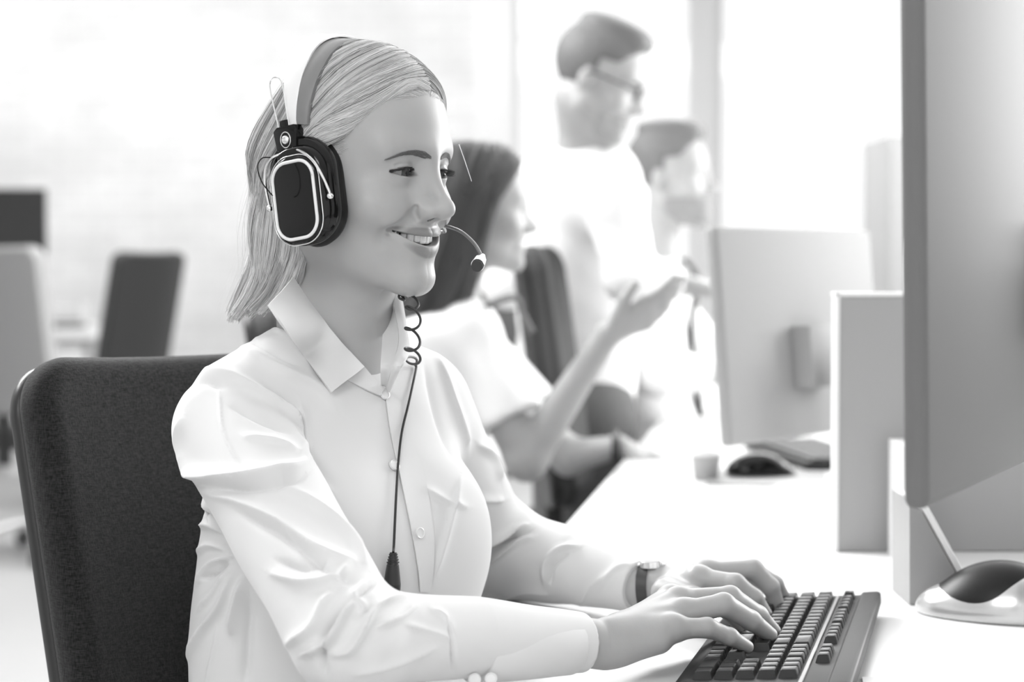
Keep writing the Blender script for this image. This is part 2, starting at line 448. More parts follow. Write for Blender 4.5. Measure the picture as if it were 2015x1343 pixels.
av, af = sculpt(lambda w: smin(smin(chain(w, [S1, E1, NW], [.043, .036, .02], .02), chain(w, [S2, E2, FWr], [.043, .036, .02], .02), .01), chest_sdf(w)+.006, .03),
                np.array([-.42, 1.48, .55]), np.array([.2, 2.35, 1.05]), .009, 0, 1)
bv, bf = join([(headv, headf), (lowv, lowf), (nv, nf_), (fv, ff), (av, af)])
me = npmesh('person', bv, bf)
# lips get their own tone; shade inside mouth and nostrils is painted dark
L = toL(headv); q = mirror(L); tone = np.ones(len(bv))
dl = np.minimum(*lip_sdf(q))
lip = np.clip(1-(dl-.0016)/.0010, 0, 1)*(q[:, 1] > .06)
t = 1-.40*lip
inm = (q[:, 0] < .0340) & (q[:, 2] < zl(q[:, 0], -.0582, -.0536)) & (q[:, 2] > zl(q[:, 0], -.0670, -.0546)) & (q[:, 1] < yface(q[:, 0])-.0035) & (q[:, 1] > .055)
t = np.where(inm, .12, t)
inn = ell(q, (.0058, .1000, -.0428), (.0027, .0058, .0030)) < .0003
t = np.where(inn, .45, t)
tone[:len(t)] = t
set_tone(me, tone)
person = link('person', me, M_skin)
tag(person, 'smiling blonde woman in a white shirt and headset typing at the desk', 'person')

# eyes, teeth, brows, lashes
gz = nrm([-.10, 1, -.10])
for s in (1, -1):
    b = bmesh.new(); bmesh.ops.create_uvsphere(b, u_segments=180, v_segments=120, radius=ER)
    me = bpy.data.meshes.new('eyeball'); b.to_mesh(me); b.free()
    v = np.empty(len(me.vertices)*3); me.vertices.foreach_get('co', v); v = v.reshape(-1, 3)
    ca = v@gz/ER; tn = np.where(ca > math.cos(.21), .01, np.where(ca > math.cos(.50), .13, np.where(ca > math.cos(.54), .04, .45)))  # eye white painted grey for the shadow the eye lies in
    v = v+np.outer(np.clip((ca-.85)/.15, 0, 1)*.0006, gz)
    v = toW(v+EYE*[s, 1, 1]); me.vertices.foreach_set('co', v.ravel()); set_tone(me, tn); me.update()
    link('eyeball', me, M_eye, person)
bt = B()
for i in range(-5, 5):
    th = (i+.5)*.235+.0*i; x = .0265*math.sin(th); y = .0570+.0300*math.cos(th)
    wid = (.0082, .0066, .0072, .0066, .0066, .007)[min(5, abs(i) if i < 0 and False else (i if i >= 0 else -i-1))]
    hgt = (.0100, .0088, .0094, .0082, .0075, .007)[(i if i >= 0 else -i-1)]
    rot = Matrix.Rotation(-math.atan2(.0255*math.sin(th), .0275*math.cos(th)), 3, 'Z')
    bt.box((x, y, -.0572-hgt/2+.0015), (wid*.93, .0060, hgt), rot, .0021, 4)
bt.out('teeth', M_teeth, person, xf=XFH)
bg_ = B(); bg_.sph((0, .052, -.064), .019, (1.15, 1.3, .5)); bg_.out('mouth_lining', M_gum, person, xf=XFH)

def hsurf(pts, off=0.0, it=4):
    v = np.asarray(pts, float).copy(); f = head_sdf
    for _ in range(it):
        d = f(v)-off; g = grad(f, v); v -= (d/np.maximum((g*g).sum(1), .3))[:, None]*g
    return v
def strands(name, lines, r0, r1, m, parent, seg=3, tone=None):
    L = np.asarray(lines); K = L.shape[1]; rr = np.linspace(r0, r1, K)[None]*np.ones((len(L), 1))
    v, f = tube_arrays(L, rr, seg); me = npmesh(name, v, f)
    if tone is not None: set_tone(me, np.repeat(tone, K*seg))
    return link(name, me, m, parent)
for s in (1, -1):
    ln = []
    for i in range(700):
        u = rng.random(); x = .0062+.0410*u
        zc = .0130-.0018*u+.0010*(1-u)**3+.0058*math.sin(math.pi*u)
        th = .0034*(1-.82*u)*(min(1, u*5+.3))
        z = zc+rng.uniform(-1, 1)*th
        a = .60-1.25*u+rng.normal()*.07; l = .0062*(1-.35*u)
        p0 = np.array([x, .08, z]); p1 = p0+[l*math.cos(a)*.9, 0, l*math.sin(a)*.7]
        ln.append([p0, (p0+p1)/2, p1])
    ln = np.array(ln); sh = ln.shape; v = ln.reshape(-1, 3).copy(); v[:, 1] = .10
    for _ in range(8):
        g_ = grad(head_sdf, v); v[:, 1] -= head_sdf(v)/np.maximum(g_[:, 1], .45)
    v = v.reshape(sh); g = grad(head_sdf, v.reshape(-1, 3)).reshape(sh); v += g*np.array([-.0003, .0007, .0007])[None, :, None]
    v[..., 0] *= s; strands('eyebrow', (v.reshape(-1, 3)@HB+HO).reshape(sh), .00017, .00006, M_brow, person)
    ln = []
    for i in range(70):
        u = i/69; ex = -.0125+.0275*u; w = max(0, 1-((ex+.0022*(1-(ex/.0148)**2))/.0148)**2); z = -.0013+.06*ex+.0060*w**.8
        y = EYE[1]+math.sqrt(max(2e-5, (ER+.0014)**2-ex*ex-z*z))
        l = .0065*(.45+.75*u); p0 = np.array([EYE[0]+ex, y, z-.0002]); sp = (u-.45)*1.3
        p1 = p0+np.array([sp*l*.45, l*.62, -l*.22]); p2 = p0+np.array([sp*l*.9, l*.95, l*.05])
        for j in range(2):
            n_ = rng.normal(size=3)*.0004; ln.append([p0, (p0*.35+p1*.65)+n_*.5, p1*.5+p2*.5+n_, p2+n_])
        ln.append([p0+[-.0003, .0002, 0], p0+[0, .0003, 0], p0+[.0003, .0002, 0], p0+[.0005, .0001, 0]])
    for i in range(0):
        u = i/33; ex = -.009+.021*u; w = max(0, 1-(ex/.0148)**2); z = -.0006+.055*ex-.0020*w**.9
        y = EYE[1]+math.sqrt(max(2e-5, (ER+.0014)**2-ex*ex-z*z)); p0 = np.array([EYE[0]+ex, y, z]); l = .0010
        p1 = p0+np.array([(u-.4)*l, l*.8, -l*.5]); ln.append([p0, p0*.6+p1*.4, p0*.3+p1*.7, p1])
    ln = np.array(ln); ln[..., 0] *= s; strands('eyelashes', toW(ln.reshape(-1, 3)).reshape(ln.shape), .00026, .00008, M_dark_hair, person)
# ---------------------------------------------------------------- hair
def hair_shell(p, off=0.0):
    q = p
    d = ell(q, (0, .006, .028), (.0790+off, .0865+off, .0880+off))
    cutp = q@np.array([0, .8, -.6])-.0115
    d = smax(d, cutp, .012)
    d = smin(d, chain(q, [(.030, -.045, .0), (.034, -.047, -.060), (.040, -.056, -.105)], [.044+off, .031+off, .014+off], .03), .03)
    d = smin(d, chain(q, [(-.035, -.055, .0), (-.045, -.050, -.07), (-.05, -.045, -.11)], [.045, .035, .022], .03), .03)
    return d
M_scalp = mat('hair_underlayer', .42, .8)
hs = lambda w: hair_shell((w-HO)@HB.T, -.0035)
hv, hf = sculpt(hs, hc-[.17, .17, .20], hc+[.15, .17, .14], .004, 0, 1)
hair = link('hair', npmesh('hair', hv, hf), M_scalp, person)
hair['label'] = 'long straight blonde hair swept back'
def proj_shell(lines, off):
    sh = lines.shape; v = lines.reshape(-1, 3).copy(); off = np.repeat(off, sh[1]) if np.ndim(off) else off
    for _ in range(3):
        d = hair_shell(v)-off; g = grad(hair_shell, v); v -= (d/np.maximum((g*g).sum(1), .4))[:, None]*g
    return v.reshape(sh)
def blend_guides(G, n, jitter, off_rng, K=18, spread=0.0):
    G = np.asarray(G, float); ng = len(G)
    u = rng.random(n)*(ng-1); i = np.minimum(u.astype(int), ng-2); t = (u-i)[:, None, None]
    Gs = np.stack([catmull(g, K) for g in G])
    L = Gs[i]*(1-t)+Gs[i+1]*t
    # clumps: shared offsets by a hash of u
    nc = 70; cl = rng.normal(size=(nc, 3))*jitter*2.2; ci = (u/(ng-1)*nc).astype(int) % nc
    k = np.linspace(0, 1, K)[None, :, None]
    L = L+cl[ci][:, None, :]*k*(1-.3*k)+rng.normal(size=(n, 1, 3))*jitter*.6+rng.normal(size=(n, 1, 3))*spread*k
    wave = np.sin(k*rng.uniform(3, 8, (n, 1, 1))+rng.uniform(0, 6, (n, 1, 1)))*jitter*.35
    L = L+wave*rng.normal(size=(n, 1, 3))
    off = rng.uniform(*off_rng, n)+.0020*np.sin(ci*2.3)
    tone = np.clip(.88+.20*np.sin(ci*5.17)+.10*rng.normal(size=n), .55, 1.2)
    return L, off, tone
# near-side guides: from the parting over the temple to behind the cup (head-local)
PT = [(-.004, .083, .074), (-.005, .070, .092), (-.006, .045, .108), (-.006, .015, .117), (-.004, -.02, .117), (0, -.05, .107)]
G = [
 [PT[0], (.018, .080, .078), (.040, .067, .064), (.060, .042, .043), (.076, .016, .020), (.084, -.010, .0), (.080, -.040, -.030), (.070, -.045, -.065)],
 [PT[1], (.022, .073, .088), (.046, .056, .072), (.066, .030, .050), (.080, .004, .024), (.085, -.020, -.006), (.080, -.045, -.03), (.070, -.048, -.068)],
 [PT[2], (.028, .050, .100), (.054, .036, .078), (.073, .014, .048), (.083, -.010, .020), (.085, -.030, -.004), (.078, -.052, -.03), (.068, -.052, -.070)],
 [PT[3], (.030, .018, .114), (.058, .006, .092), (.076, -.010, .058), (.084, -.026, .026), (.083, -.042, .0), (.074, -.06, -.03), (.064, -.058, -.082)],
 [PT[4], (.030, -.022, .113), (.056, -.030, .092), (.073, -.040, .060), (.079, -.050, .028), (.077, -.060, .0), (.068, -.074, -.03), (.058, -.070, -.095)],
 [PT[5], (.022, -.060, .104), (.044, -.072, .084), (.058, -.080, .056), (.064, -.084, .026), (.062, -.088, -.002), (.055, -.092, -.03), (.048, -.082, -.105)]]
L1, o1, t1 = blend_guides(G, 8500, .0016, (-.0015, .0035)); _k1 = np.clip((17-np.arange(18))/4., 0, 1)[None, :, None]; L1 = proj_shell(L1, o1)*_k1+(L1*[.86, .9, 1])*(1-_k1)
# frontmost lock lifted a little off the temple
n = 420; u = rng.random(n)
g0 = catmull(G[0], 18); L1b = g0[None]+rng.normal(size=(n, 1, 3))*.0016+np.array([0, -.006, .006])*u[:, None, None]
L1b = proj_shell(L1b, rng.uniform(.002, .006, n))*_k1+(L1b*[.86, .9, 1])*(1-_k1); t1b = np.clip(1.02+.06*rng.normal(size=n), .8, 1.2)
# far side
GF = [[(-.004, .083, .076), (-.022, .083, .069), (-.040, .074, .054), (-.056, .058, .032), (-.068, .034, .010), (-.078, .0, -.01)],
      [(-.005, .070, .093), (-.026, .074, .084), (-.048, .062, .066), (-.064, .042, .040), (-.076, .016, .016), (-.083, -.01, -.01)],
      [(-.006, .045, .109), (-.030, .048, .100), (-.056, .036, .078), (-.073, .014, .048), (-.083, -.010, .020), (-.085, -.03, -.01)],
      [(-.006, .015, .118), (-.034, .012, .112), (-.060, .002, .090), (-.076, -.014, .056), (-.083, -.03, .02), (-.08, -.05, -.01)],
      [(-.004, -.02, .118), (-.034, -.030, .110), (-.058, -.036, .088), (-.073, -.046, .056), (-.077, -.06, .02), (-.07, -.075, -.01)],
      [(0, -.05, .108), (-.02, -.07, .098), (-.036, -.085, .080), (-.05, -.09, .05), (-.052, -.093, .02), (-.05, -.1, -.01)]]
L2, o2, t2 = blend_guides(GF, 3600, .0016, (-.001, .0035)); L2 = proj_shell(L2, o2)
# the length: from behind the cup down over the back of the shoulder, ends placed in world space
def loc(px, py, d): return toL(P(px, py, d)[None])[0]
GL = [
 [(.066, -.020, -.020), loc(605, 480, 1.865), loc(597, 520, 1.865), loc(590, 548, 1.868), loc(572, 575, 1.872)],
 [(.066, -.030, -.010), loc(585, 470, 1.862), loc(570, 530, 1.868), loc(548, 575, 1.878), loc(525, 600, 1.885)],
 [(.062, -.040, .010), loc(560, 450, 1.87), loc(540, 530, 1.878), loc(515, 585, 1.89), loc(490, 612, 1.90)],
 [(.054, -.052, .030), loc(545, 420, 1.885), loc(522, 510, 1.892), loc(492, 580, 1.90), loc(466, 622, 1.91)],
 [(.044, -.068, .040), loc(535, 380, 1.90), loc(515, 480, 1.905), loc(482, 560, 1.915), loc(458, 622, 1.92)],
 [(.030, -.078, .040), loc(530, 350, 1.93), loc(510, 455, 1.93), loc(483, 550, 1.94), loc(455, 618, 1.945)],
 [(.010, -.080, .030), loc(532, 360, 1.97), loc(512, 465, 1.97), loc(482, 555, 1.97), loc(462, 612, 1.975)]]
L3, o3, t3 = blend_guides(GL, 6500, .0013, (-.001, .003), spread=.0012)
L3[:, :6] = L3[:, :6]*.5+proj_shell(L3[:, :6], o3)*.5
_v = L3.reshape(-1, 3)
for _ in range(3):
    _d = hair_shell(_v)-np.repeat(o3, L3.shape[1])-.001; _g = grad(hair_shell, _v); _v = _v-(np.minimum(_d, 0)/np.maximum((_g*_g).sum(1), .4))[:, None]*_g
_k = np.clip((np.arange(L3.shape[1])-1)/4., 0, 1)[None, :, None]; L3 = L3*(1-_k)+_v.reshape(L3.shape)*_k; t3 = t3*1.25
for _ in range(4): L3[:, 1:-1] = L3[:, 1:-1]*.5+(L3[:, :-2]+L3[:, 2:])*.25
LL = np.concatenate([L1, L1b, L2, L3]); TT = np.concatenate([t1, t1b, t2, t3])
strands('hair_strands', toW(LL.reshape(-1, 3)).reshape(LL.shape), .00031, .00020, M_hair, hair, 3, TT)
# fine baby hairs at the temple and along the hairline, loose fly-aways
ln = []
for i in range(420):
    u = rng.random(); a = np.array([.060+.014*u, .036-.030*u, .022-.035*u])+rng.normal(size=3)*.003
    d_ = nrm([.10, -.95, -.15-.5*rng.random()]); l = .012+.012*rng.random()
    ln.append([a, a+d_*l*.5+[0, 0, .001], a+d_*l])
for i in range(120):
    u = rng.random(); s = 1 if rng.random() < .5 else -1
    a = np.array([s*(.002+.030*u), .086-.014*u*u, .078-.010*u])+rng.normal(size=3)*.0018
    d_ = nrm([s*.75, -.3, .40-.6*u]); l = .008
    ln.append([a, a+d_*l*.5, a+d_*l])
ln = np.array(ln); sh = ln.shape; v = hsurf(ln.reshape(-1, 3), .0006, 3).reshape(sh)
strands('baby_hair', toW(v.reshape(-1, 3)).reshape(sh), .00016, .00008, M_hair, hair, 3, np.full(len(ln), .95))
ln = []
for i in range(70):
    j = rng.integers(len(L1)); l = L1[j].copy(); k = np.linspace(0, 1, 18)[:, None]
    g = nrm(l[6]-np.array([0, -.01, .03])); l += g*(.001+.006*rng.random())*np.sin(np.pi*k)+rng.normal(size=3)*.002*k; ln.append(l)
for i in range(60):
    j = rng.integers(len(L3)); l = L3[j].copy(); k = np.linspace(0, 1, 18)[:, None]
    l += (np.array([.2, -1, 0])*(.004+.012*rng.random()))*np.sin(np.pi*k*.7)+rng.normal(size=3)*.003*k; ln.append(l)
ln = np.array(ln); strands('stray_hairs', toW(ln.reshape(-1, 3)).reshape(ln.shape), .00014, .00008, M_hair, hair, 3, np.full(len(ln), 1.15))
w = catmull([P(903, 284, 1.80), P(914, 315, 1.80), P(928, 357, 1.80)], 10)
strands('loose_hair', w[None], .00035, .00025, M_hair, hair, 4, np.full(1, 1.2))

# ---------------------------------------------------------------- headset
HS = empty('headset', tuple(toW([.05, -.02, -.02])))
tag(HS, 'black over-ear headset with chrome trim and boom microphone worn by the blonde woman', 'headset')
def Lrot(ax, deg): return Matrix.Rotation(math.radians(deg), 4, ax)
CC = Vector((.0825, .0130, -.0240))
# cup frame: +Z out of the ear (local +X), X = forward, Y = up
cupM = Matrix.Translation(CC) @ Lrot('X', 13) @ Matrix(((0, 0, 1, 0), (1, 0, 0, 0), (0, 1, 0, 0), (0, 0, 0, 1)))
def rrect(w, h, r, n=10):
    pts = []
    for cx, cy, a0 in ((w/2-r, h/2-r, 0), (-w/2+r, h/2-r, 90), (-w/2+r, -h/2+r, 180), (w/2-r, -h/2+r, 270)):
        for i in range(n+1):
            a = math.radians(a0+90*i/n); pts.append((cx+r*math.cos(a), cy+r*math.sin(a)))
    return np.array(pts)
FAR = Matrix.Translation((-.012, -.058, .008))
def loft(sections, m_name, m, parent, M, cap0=True, cap1=True):
    """sections: list of (w,h,r,z) rounded rectangles"""
    bm = bmesh.new(); rings = []
    for (w, h, r, z) in sections: rings.append([bm.verts.new((p[0], p[1], z)) for p in rrect(w, h, min(r, w/2-1e-4, h/2-1e-4))])
    n = len(rings[0])
    for a, b in zip(rings[:-1], rings[1:]):
        for i in range(n): bm.faces.new((a[i], a[(i+1) % n], b[(i+1) % n], b[i]))
    if cap0: bm.faces.new(rings[0][::-1])
    if cap1: bm.faces.new(rings[-1])
    bmesh.ops.transform(bm, matrix=M, verts=bm.verts); bmesh.ops.recalc_face_normals(bm, faces=bm.faces)
    me = bpy.data.meshes.new(m_name); bm.to_mesh(me); bm.free(); o = link(m_name, me, m, parent)
    try: me.set_sharp_from_angle(angle=math.radians(50))
    except Exception: pass
    return o
def ringtube(w, h, r, z, rad, name, m, parent, M):
    p = rrect(w, h, r, 14); p = np.vstack([p, p[:2]]); l = np.column_stack([p, np.full(len(p), z)])
    v, f = tube_arrays([l], rad, 10); me = npmesh(name, v, f); me.transform(M); return link(name, me, m, parent)
for side in (1, -1):
    Mc = XFH @ (Matrix.Scale(-1, 4, (1, 0, 0)) @ FAR if side < 0 else Matrix.Identity(4)) @ cupM
    Mr = Mc @ Matrix.Translation((0, -.0085, 0))
    cup = loft([(.068, .094, .029, -.004), (.073, .099, .032, .002), (.073, .099, .032, .007), (.068, .094, .029, .0100)] , 'ear_cup', M_black, HS, Mc)
    loft([(.052, .084, .025, -.018), (.061, .097, .030, -.017), (.065, .102, .032, -.011), (.063, .098, .031, -.005), (.058, .088, .028, -.003)], 'ear_cushion', M_blackm, cup, Mc)
    loft([(.067, .090, .029, .009), (.063, .086, .027, .0145), (.058, .082, .025, .0165)], 'cup_shell', M_black, cup, Mc @ Matrix.Translation((0, -.003, 0)))
    loft([(.055, .080, .021, .0145), (.054, .079, .021, .018), (.050, .074, .019, .0195)], 'cup_rim', M_black, cup, Mr)
    loft([(.046, .069, .015, .018), (.045, .068, .015, .0195), (.040, .063, .013, .0200)], 'cup_plate', M_black, cup, Mr)
    ringtube(.0475, .0700, .0165, .0196, .0016, 'chrome_ring', M_white_pl, cup, Mr)
    ringtube(.0575, .0815, .0235, .0172, .0006, 'trim_ring', M_chrome, cup, Mr)
    # hinge block
    Mc = Mc @ Matrix.Translation((-.009, -.0215, 0))
    hb = B(); hb.prism([(-.0125, .0), (-.0145, .018), (-.010, .0215), (.011, .0215), (.0135, .016), (.011, .0), (.006, -.004), (-.006, -.004)], .012, c=(0, 0, 0), bev=.0012)
    R1 = Matrix.Rotation(math.radians(-90), 4, 'X')
    hinge = hb.out('hinge_block', M_black, HS, xf=Mc @ Matrix.Translation((-.0, .0615, .0)) @ Matrix(((1, 0, 0, 0), (0, 0, 1, 0), (0, -1, 0, .012), (0, 0, 0, 1))))
    sc_ = B(); sc_.sph((0, .0700, .0125), .0042, (1, 1, .6)); sc_.out('hinge_screw', M_chrome, hinge, xf=Mc)
    sr = B(); a = np.linspace(0, 2*np.pi, 25); sr.tube(np.column_stack([.0058*np.cos(a), .0700+.0072*np.sin(a), np.full(25, .0122)]), .0006); sr.out('screw_bezel', M_chrome, hinge, xf=Mc)
    nk = B(); nk.cyl((0, .062, .006), (0, .050, .004), .005); nk.sph((-.004, .057, .010), .0026); nk.sph((.005, .0575, .010), .0022); nk.out('hinge_joint', M_black, hinge, xf=Mc)
    # chrome yoke wires
    yk = B()
    fr = catmull([(.008, .061, .013), (.022, .055, .0175), (.034, .045, .0185), (.0410, .032, .0175), (.0450, .018, .0150), (.0460, .012, .0140)], 24)
    bk = catmull([(-.006, .058, .014), (-.014, .055, .018), (-.0215, .047, .019), (-.0255, .034, .0175), (-.0265, .020, .015), (-.0265, .012, .0135)], 24)
    yk.tube(fr, .0013); yk.tube(bk, .0013); yk.sph((.0460, .011, .0145), .0031); yk.sph((-.0265, .011, .0140), .0031)
    yk.out('yoke_wire', M_chrome, HS, xf=Mc)
    # adjustment wire loop above the block
    lw = B(); lw.tube(catmull([(-.010, .083, .008), (-.011, .095, .009), (-.0135, .112, .009), (-.0150, .124, .008), (-.0115, .130, .007), (-.0045, .128, .006), (-.0015, .120, .006), (-.0005, .100, .006), (.0005, .083, .006)], 40), .0007)
    lw.out('adjustment_wire', M_chrome, HS, xf=Mc)
    sl = B(); sl.box((-.0045, .0855, .005), (.010, .008, .005), bev=.001); sl.out('wire_slider', M_black, HS, xf=Mc)
# headband: white outer strip and dark padded inner strip, in the plane over the ears
def arc_strip(name, m, x0, zt, y, w, th, a0=2, a1=178, zb=.0525, lean=0.0):
    bm = bmesh.new(); n = 60; rings = []
    for i in range(n+1):
        a = math.radians(a0+(a1-a0)*i/n); c, s = math.cos(a), math.sin(a)
        sx = math.copysign(abs(c)**1.0, c); x = x0*sx; z = zb+(zt-zb)*abs(s)**.9; yy = y+lean*s
        nx, nz = c/x0, s/(zt-zb); L = math.hypot(nx, nz); nx /= L; nz /= L
        wv = w*(.30+.70*min(1, s*1.5)); ring = []
        for (o, t) in ((-1, -.6), (-.85, -1), (.85, -1), (1, -.6), (1, .6), (.85, 1), (-.85, 1), (-1, .6)):
            ring.append(bm.verts.new((x+nx*t*th/2, yy+o*wv/2, z+nz*t*th/2)))
        rings.append(ring)
    for a, b in zip(rings[:-1], rings[1:]):
        for i in range(8): bm.faces.new((a[i], a[(i+1) % 8], b[(i+1) % 8], b[i]))
    bm.faces.new(rings[0][::-1]); bm.faces.new(rings[-1]); bmesh.ops.recalc_face_normals(bm, faces=bm.faces)
    bmesh.ops.transform(bm, matrix=XFH, verts=bm.verts); me = bpy.data.meshes.new(name); bm.to_mesh(me); bm.free()
    o = link(name, me, m, HS); me.set_sharp_from_angle(angle=math.radians(50)); return o
arc_strip('headband', M_white_pl, .0865, .1235, -.004, .026, .0028, lean=-.030, zb=.030)
arc_strip('headband_pad', mat('headband_padding', .20, .5), .0845, .1180, .006, .036, .0065, 3, 177, lean=-.024, zb=.030)
# small lead wires
cw = B(); cw.tube(catmull([P(532, 310, 1.80), P(515, 312, 1.795), P(507, 330, 1.79), P(515, 358, 1.79), P(530, 378, 1.795), P(536, 385, 1.80)], 30), .0006); cw.out('lead_wire', M_blackm, HS)
# boom microphone from the far cup
bmx = B(); bmx.tube(catmull([toW([-.095, .01, -.055]), toW([-.075, .055, -.056]), P(872, 445, 1.90), P(905, 455, 1.865), P(932, 478, 1.845), P(947, 503, 1.835), P(949, 512, 1.832)], 40), .0016, 10)
boom = bmx.out('microphone_boom', M_chrome if False else mat('boom_metal', .25, .3, metal=.6), HS)
mb = B(); mb.cyl(P(950, 505, 1.835), P(945, 513, 1.828), .0028, .0056, 28); mb.cyl(P(945, 513, 1.828), P(940, 522, 1.820), .0056, .0063, 28); mb.out('microphone_capsule', M_chrome, boom)
mf = B(); mf.cyl(P(940.5, 521, 1.8215), P(938.5, 524.5, 1.8165), .0059, .0053, 28); mf.out('microphone_foam', mat('mic_foam', .05, .9), boom)
# ---------------------------------------------------------------- the white shirt
def torsoL(w): return (w-TO)@TB.T
def torso_shirt(w):
    q = torsoL(w)
    d = ell(q, (0, -.005, .84), (.143, .098, .215))
    d = smin(d, ell(q, (.0, -.005, .62), (.150, .108, .24)), .10)
    d = smin(d, cap(q, (-.105, -.012, .960), (.105, -.012, .960), .050), .05)
    d = smin(d, cap(mirror(q), (.02, -.022, 1.020), (.11, -.015, .985), .040, .040), .04)
    d = smin(d, ell(q, (-.060, .072, .850), (.056, .042, .062)), .06)
    d = smin(d, ell(q, (.060, .072, .850), (.056, .042, .062)), .06)
    return d
EN = P(690, 1258, 1.61)
def near_sleeve(w):
    d = chain(w, [S1, S1*.5+EN*.5, EN], [.053, .050, .0475], .0)
    d2 = chain(w, [EN, EN*.5+NW*.5+[0, 0, .004], NW], [.041, .0335, .0262])
    d = smin(d, d2, .012)
    e = P(1143, 1269, 1.757); ax = nrm(e-EN)     # open end at the cuff
    return smax(d, (w-e)@ax, .002)
def far_sleeve(w):
    m = S2*.5+E2*.5
    d = chain(w, [S2, m, E2], [.052, .050, .052], .0)
    e = P(1256, 1157, 2.07); 
    d2 = chain(w, [E2, E2*.45+FWr*.55+[0, 0, .004], FWr], [.054, .042, .0275])
    d = smin(d, d2, .025); ax = nrm(e-E2)
    return smax(d, (w-e)@ax, .002)
def shirt_sdf(w):
    d = torso_shirt(w)
    d = smin(d, near_sleeve(w), .009)
    d = smin(d, far_sleeve(w), .018)
    # neck opening: a tilted ellipse that dips to the collar button
    q = torsoL(w); c = (0.0, .012, 1.03)
    cutn = ell(q, (0, -.004, 1.055), (.060, .066, .055))
    d = smax(d, -cutn, .008)
    vcut = cap(q, (0, .050, 1.045), (0, .085, 1.012), .030, .006)
    return smax(d, -vcut, .006)
allp = [S1, S2, EN, E2, NW, FWr, tW([0, 0, .52]), tW([.17, .1, .6]), tW([-.17, .1, .6])]
lo, hi = bounds(allp, .085); lo[2] = .46; hi[2] = 1.07
sv, sf = sculpt(shirt_sdf, lo, hi, .0036, 1, 2)
pn = vnormals(sv, sf)
ds_ = np.stack([torso_shirt(sv), near_sleeve(sv), far_sleeve(sv)]); wl_ = np.exp(-(ds_-ds_.min(0))/.006)
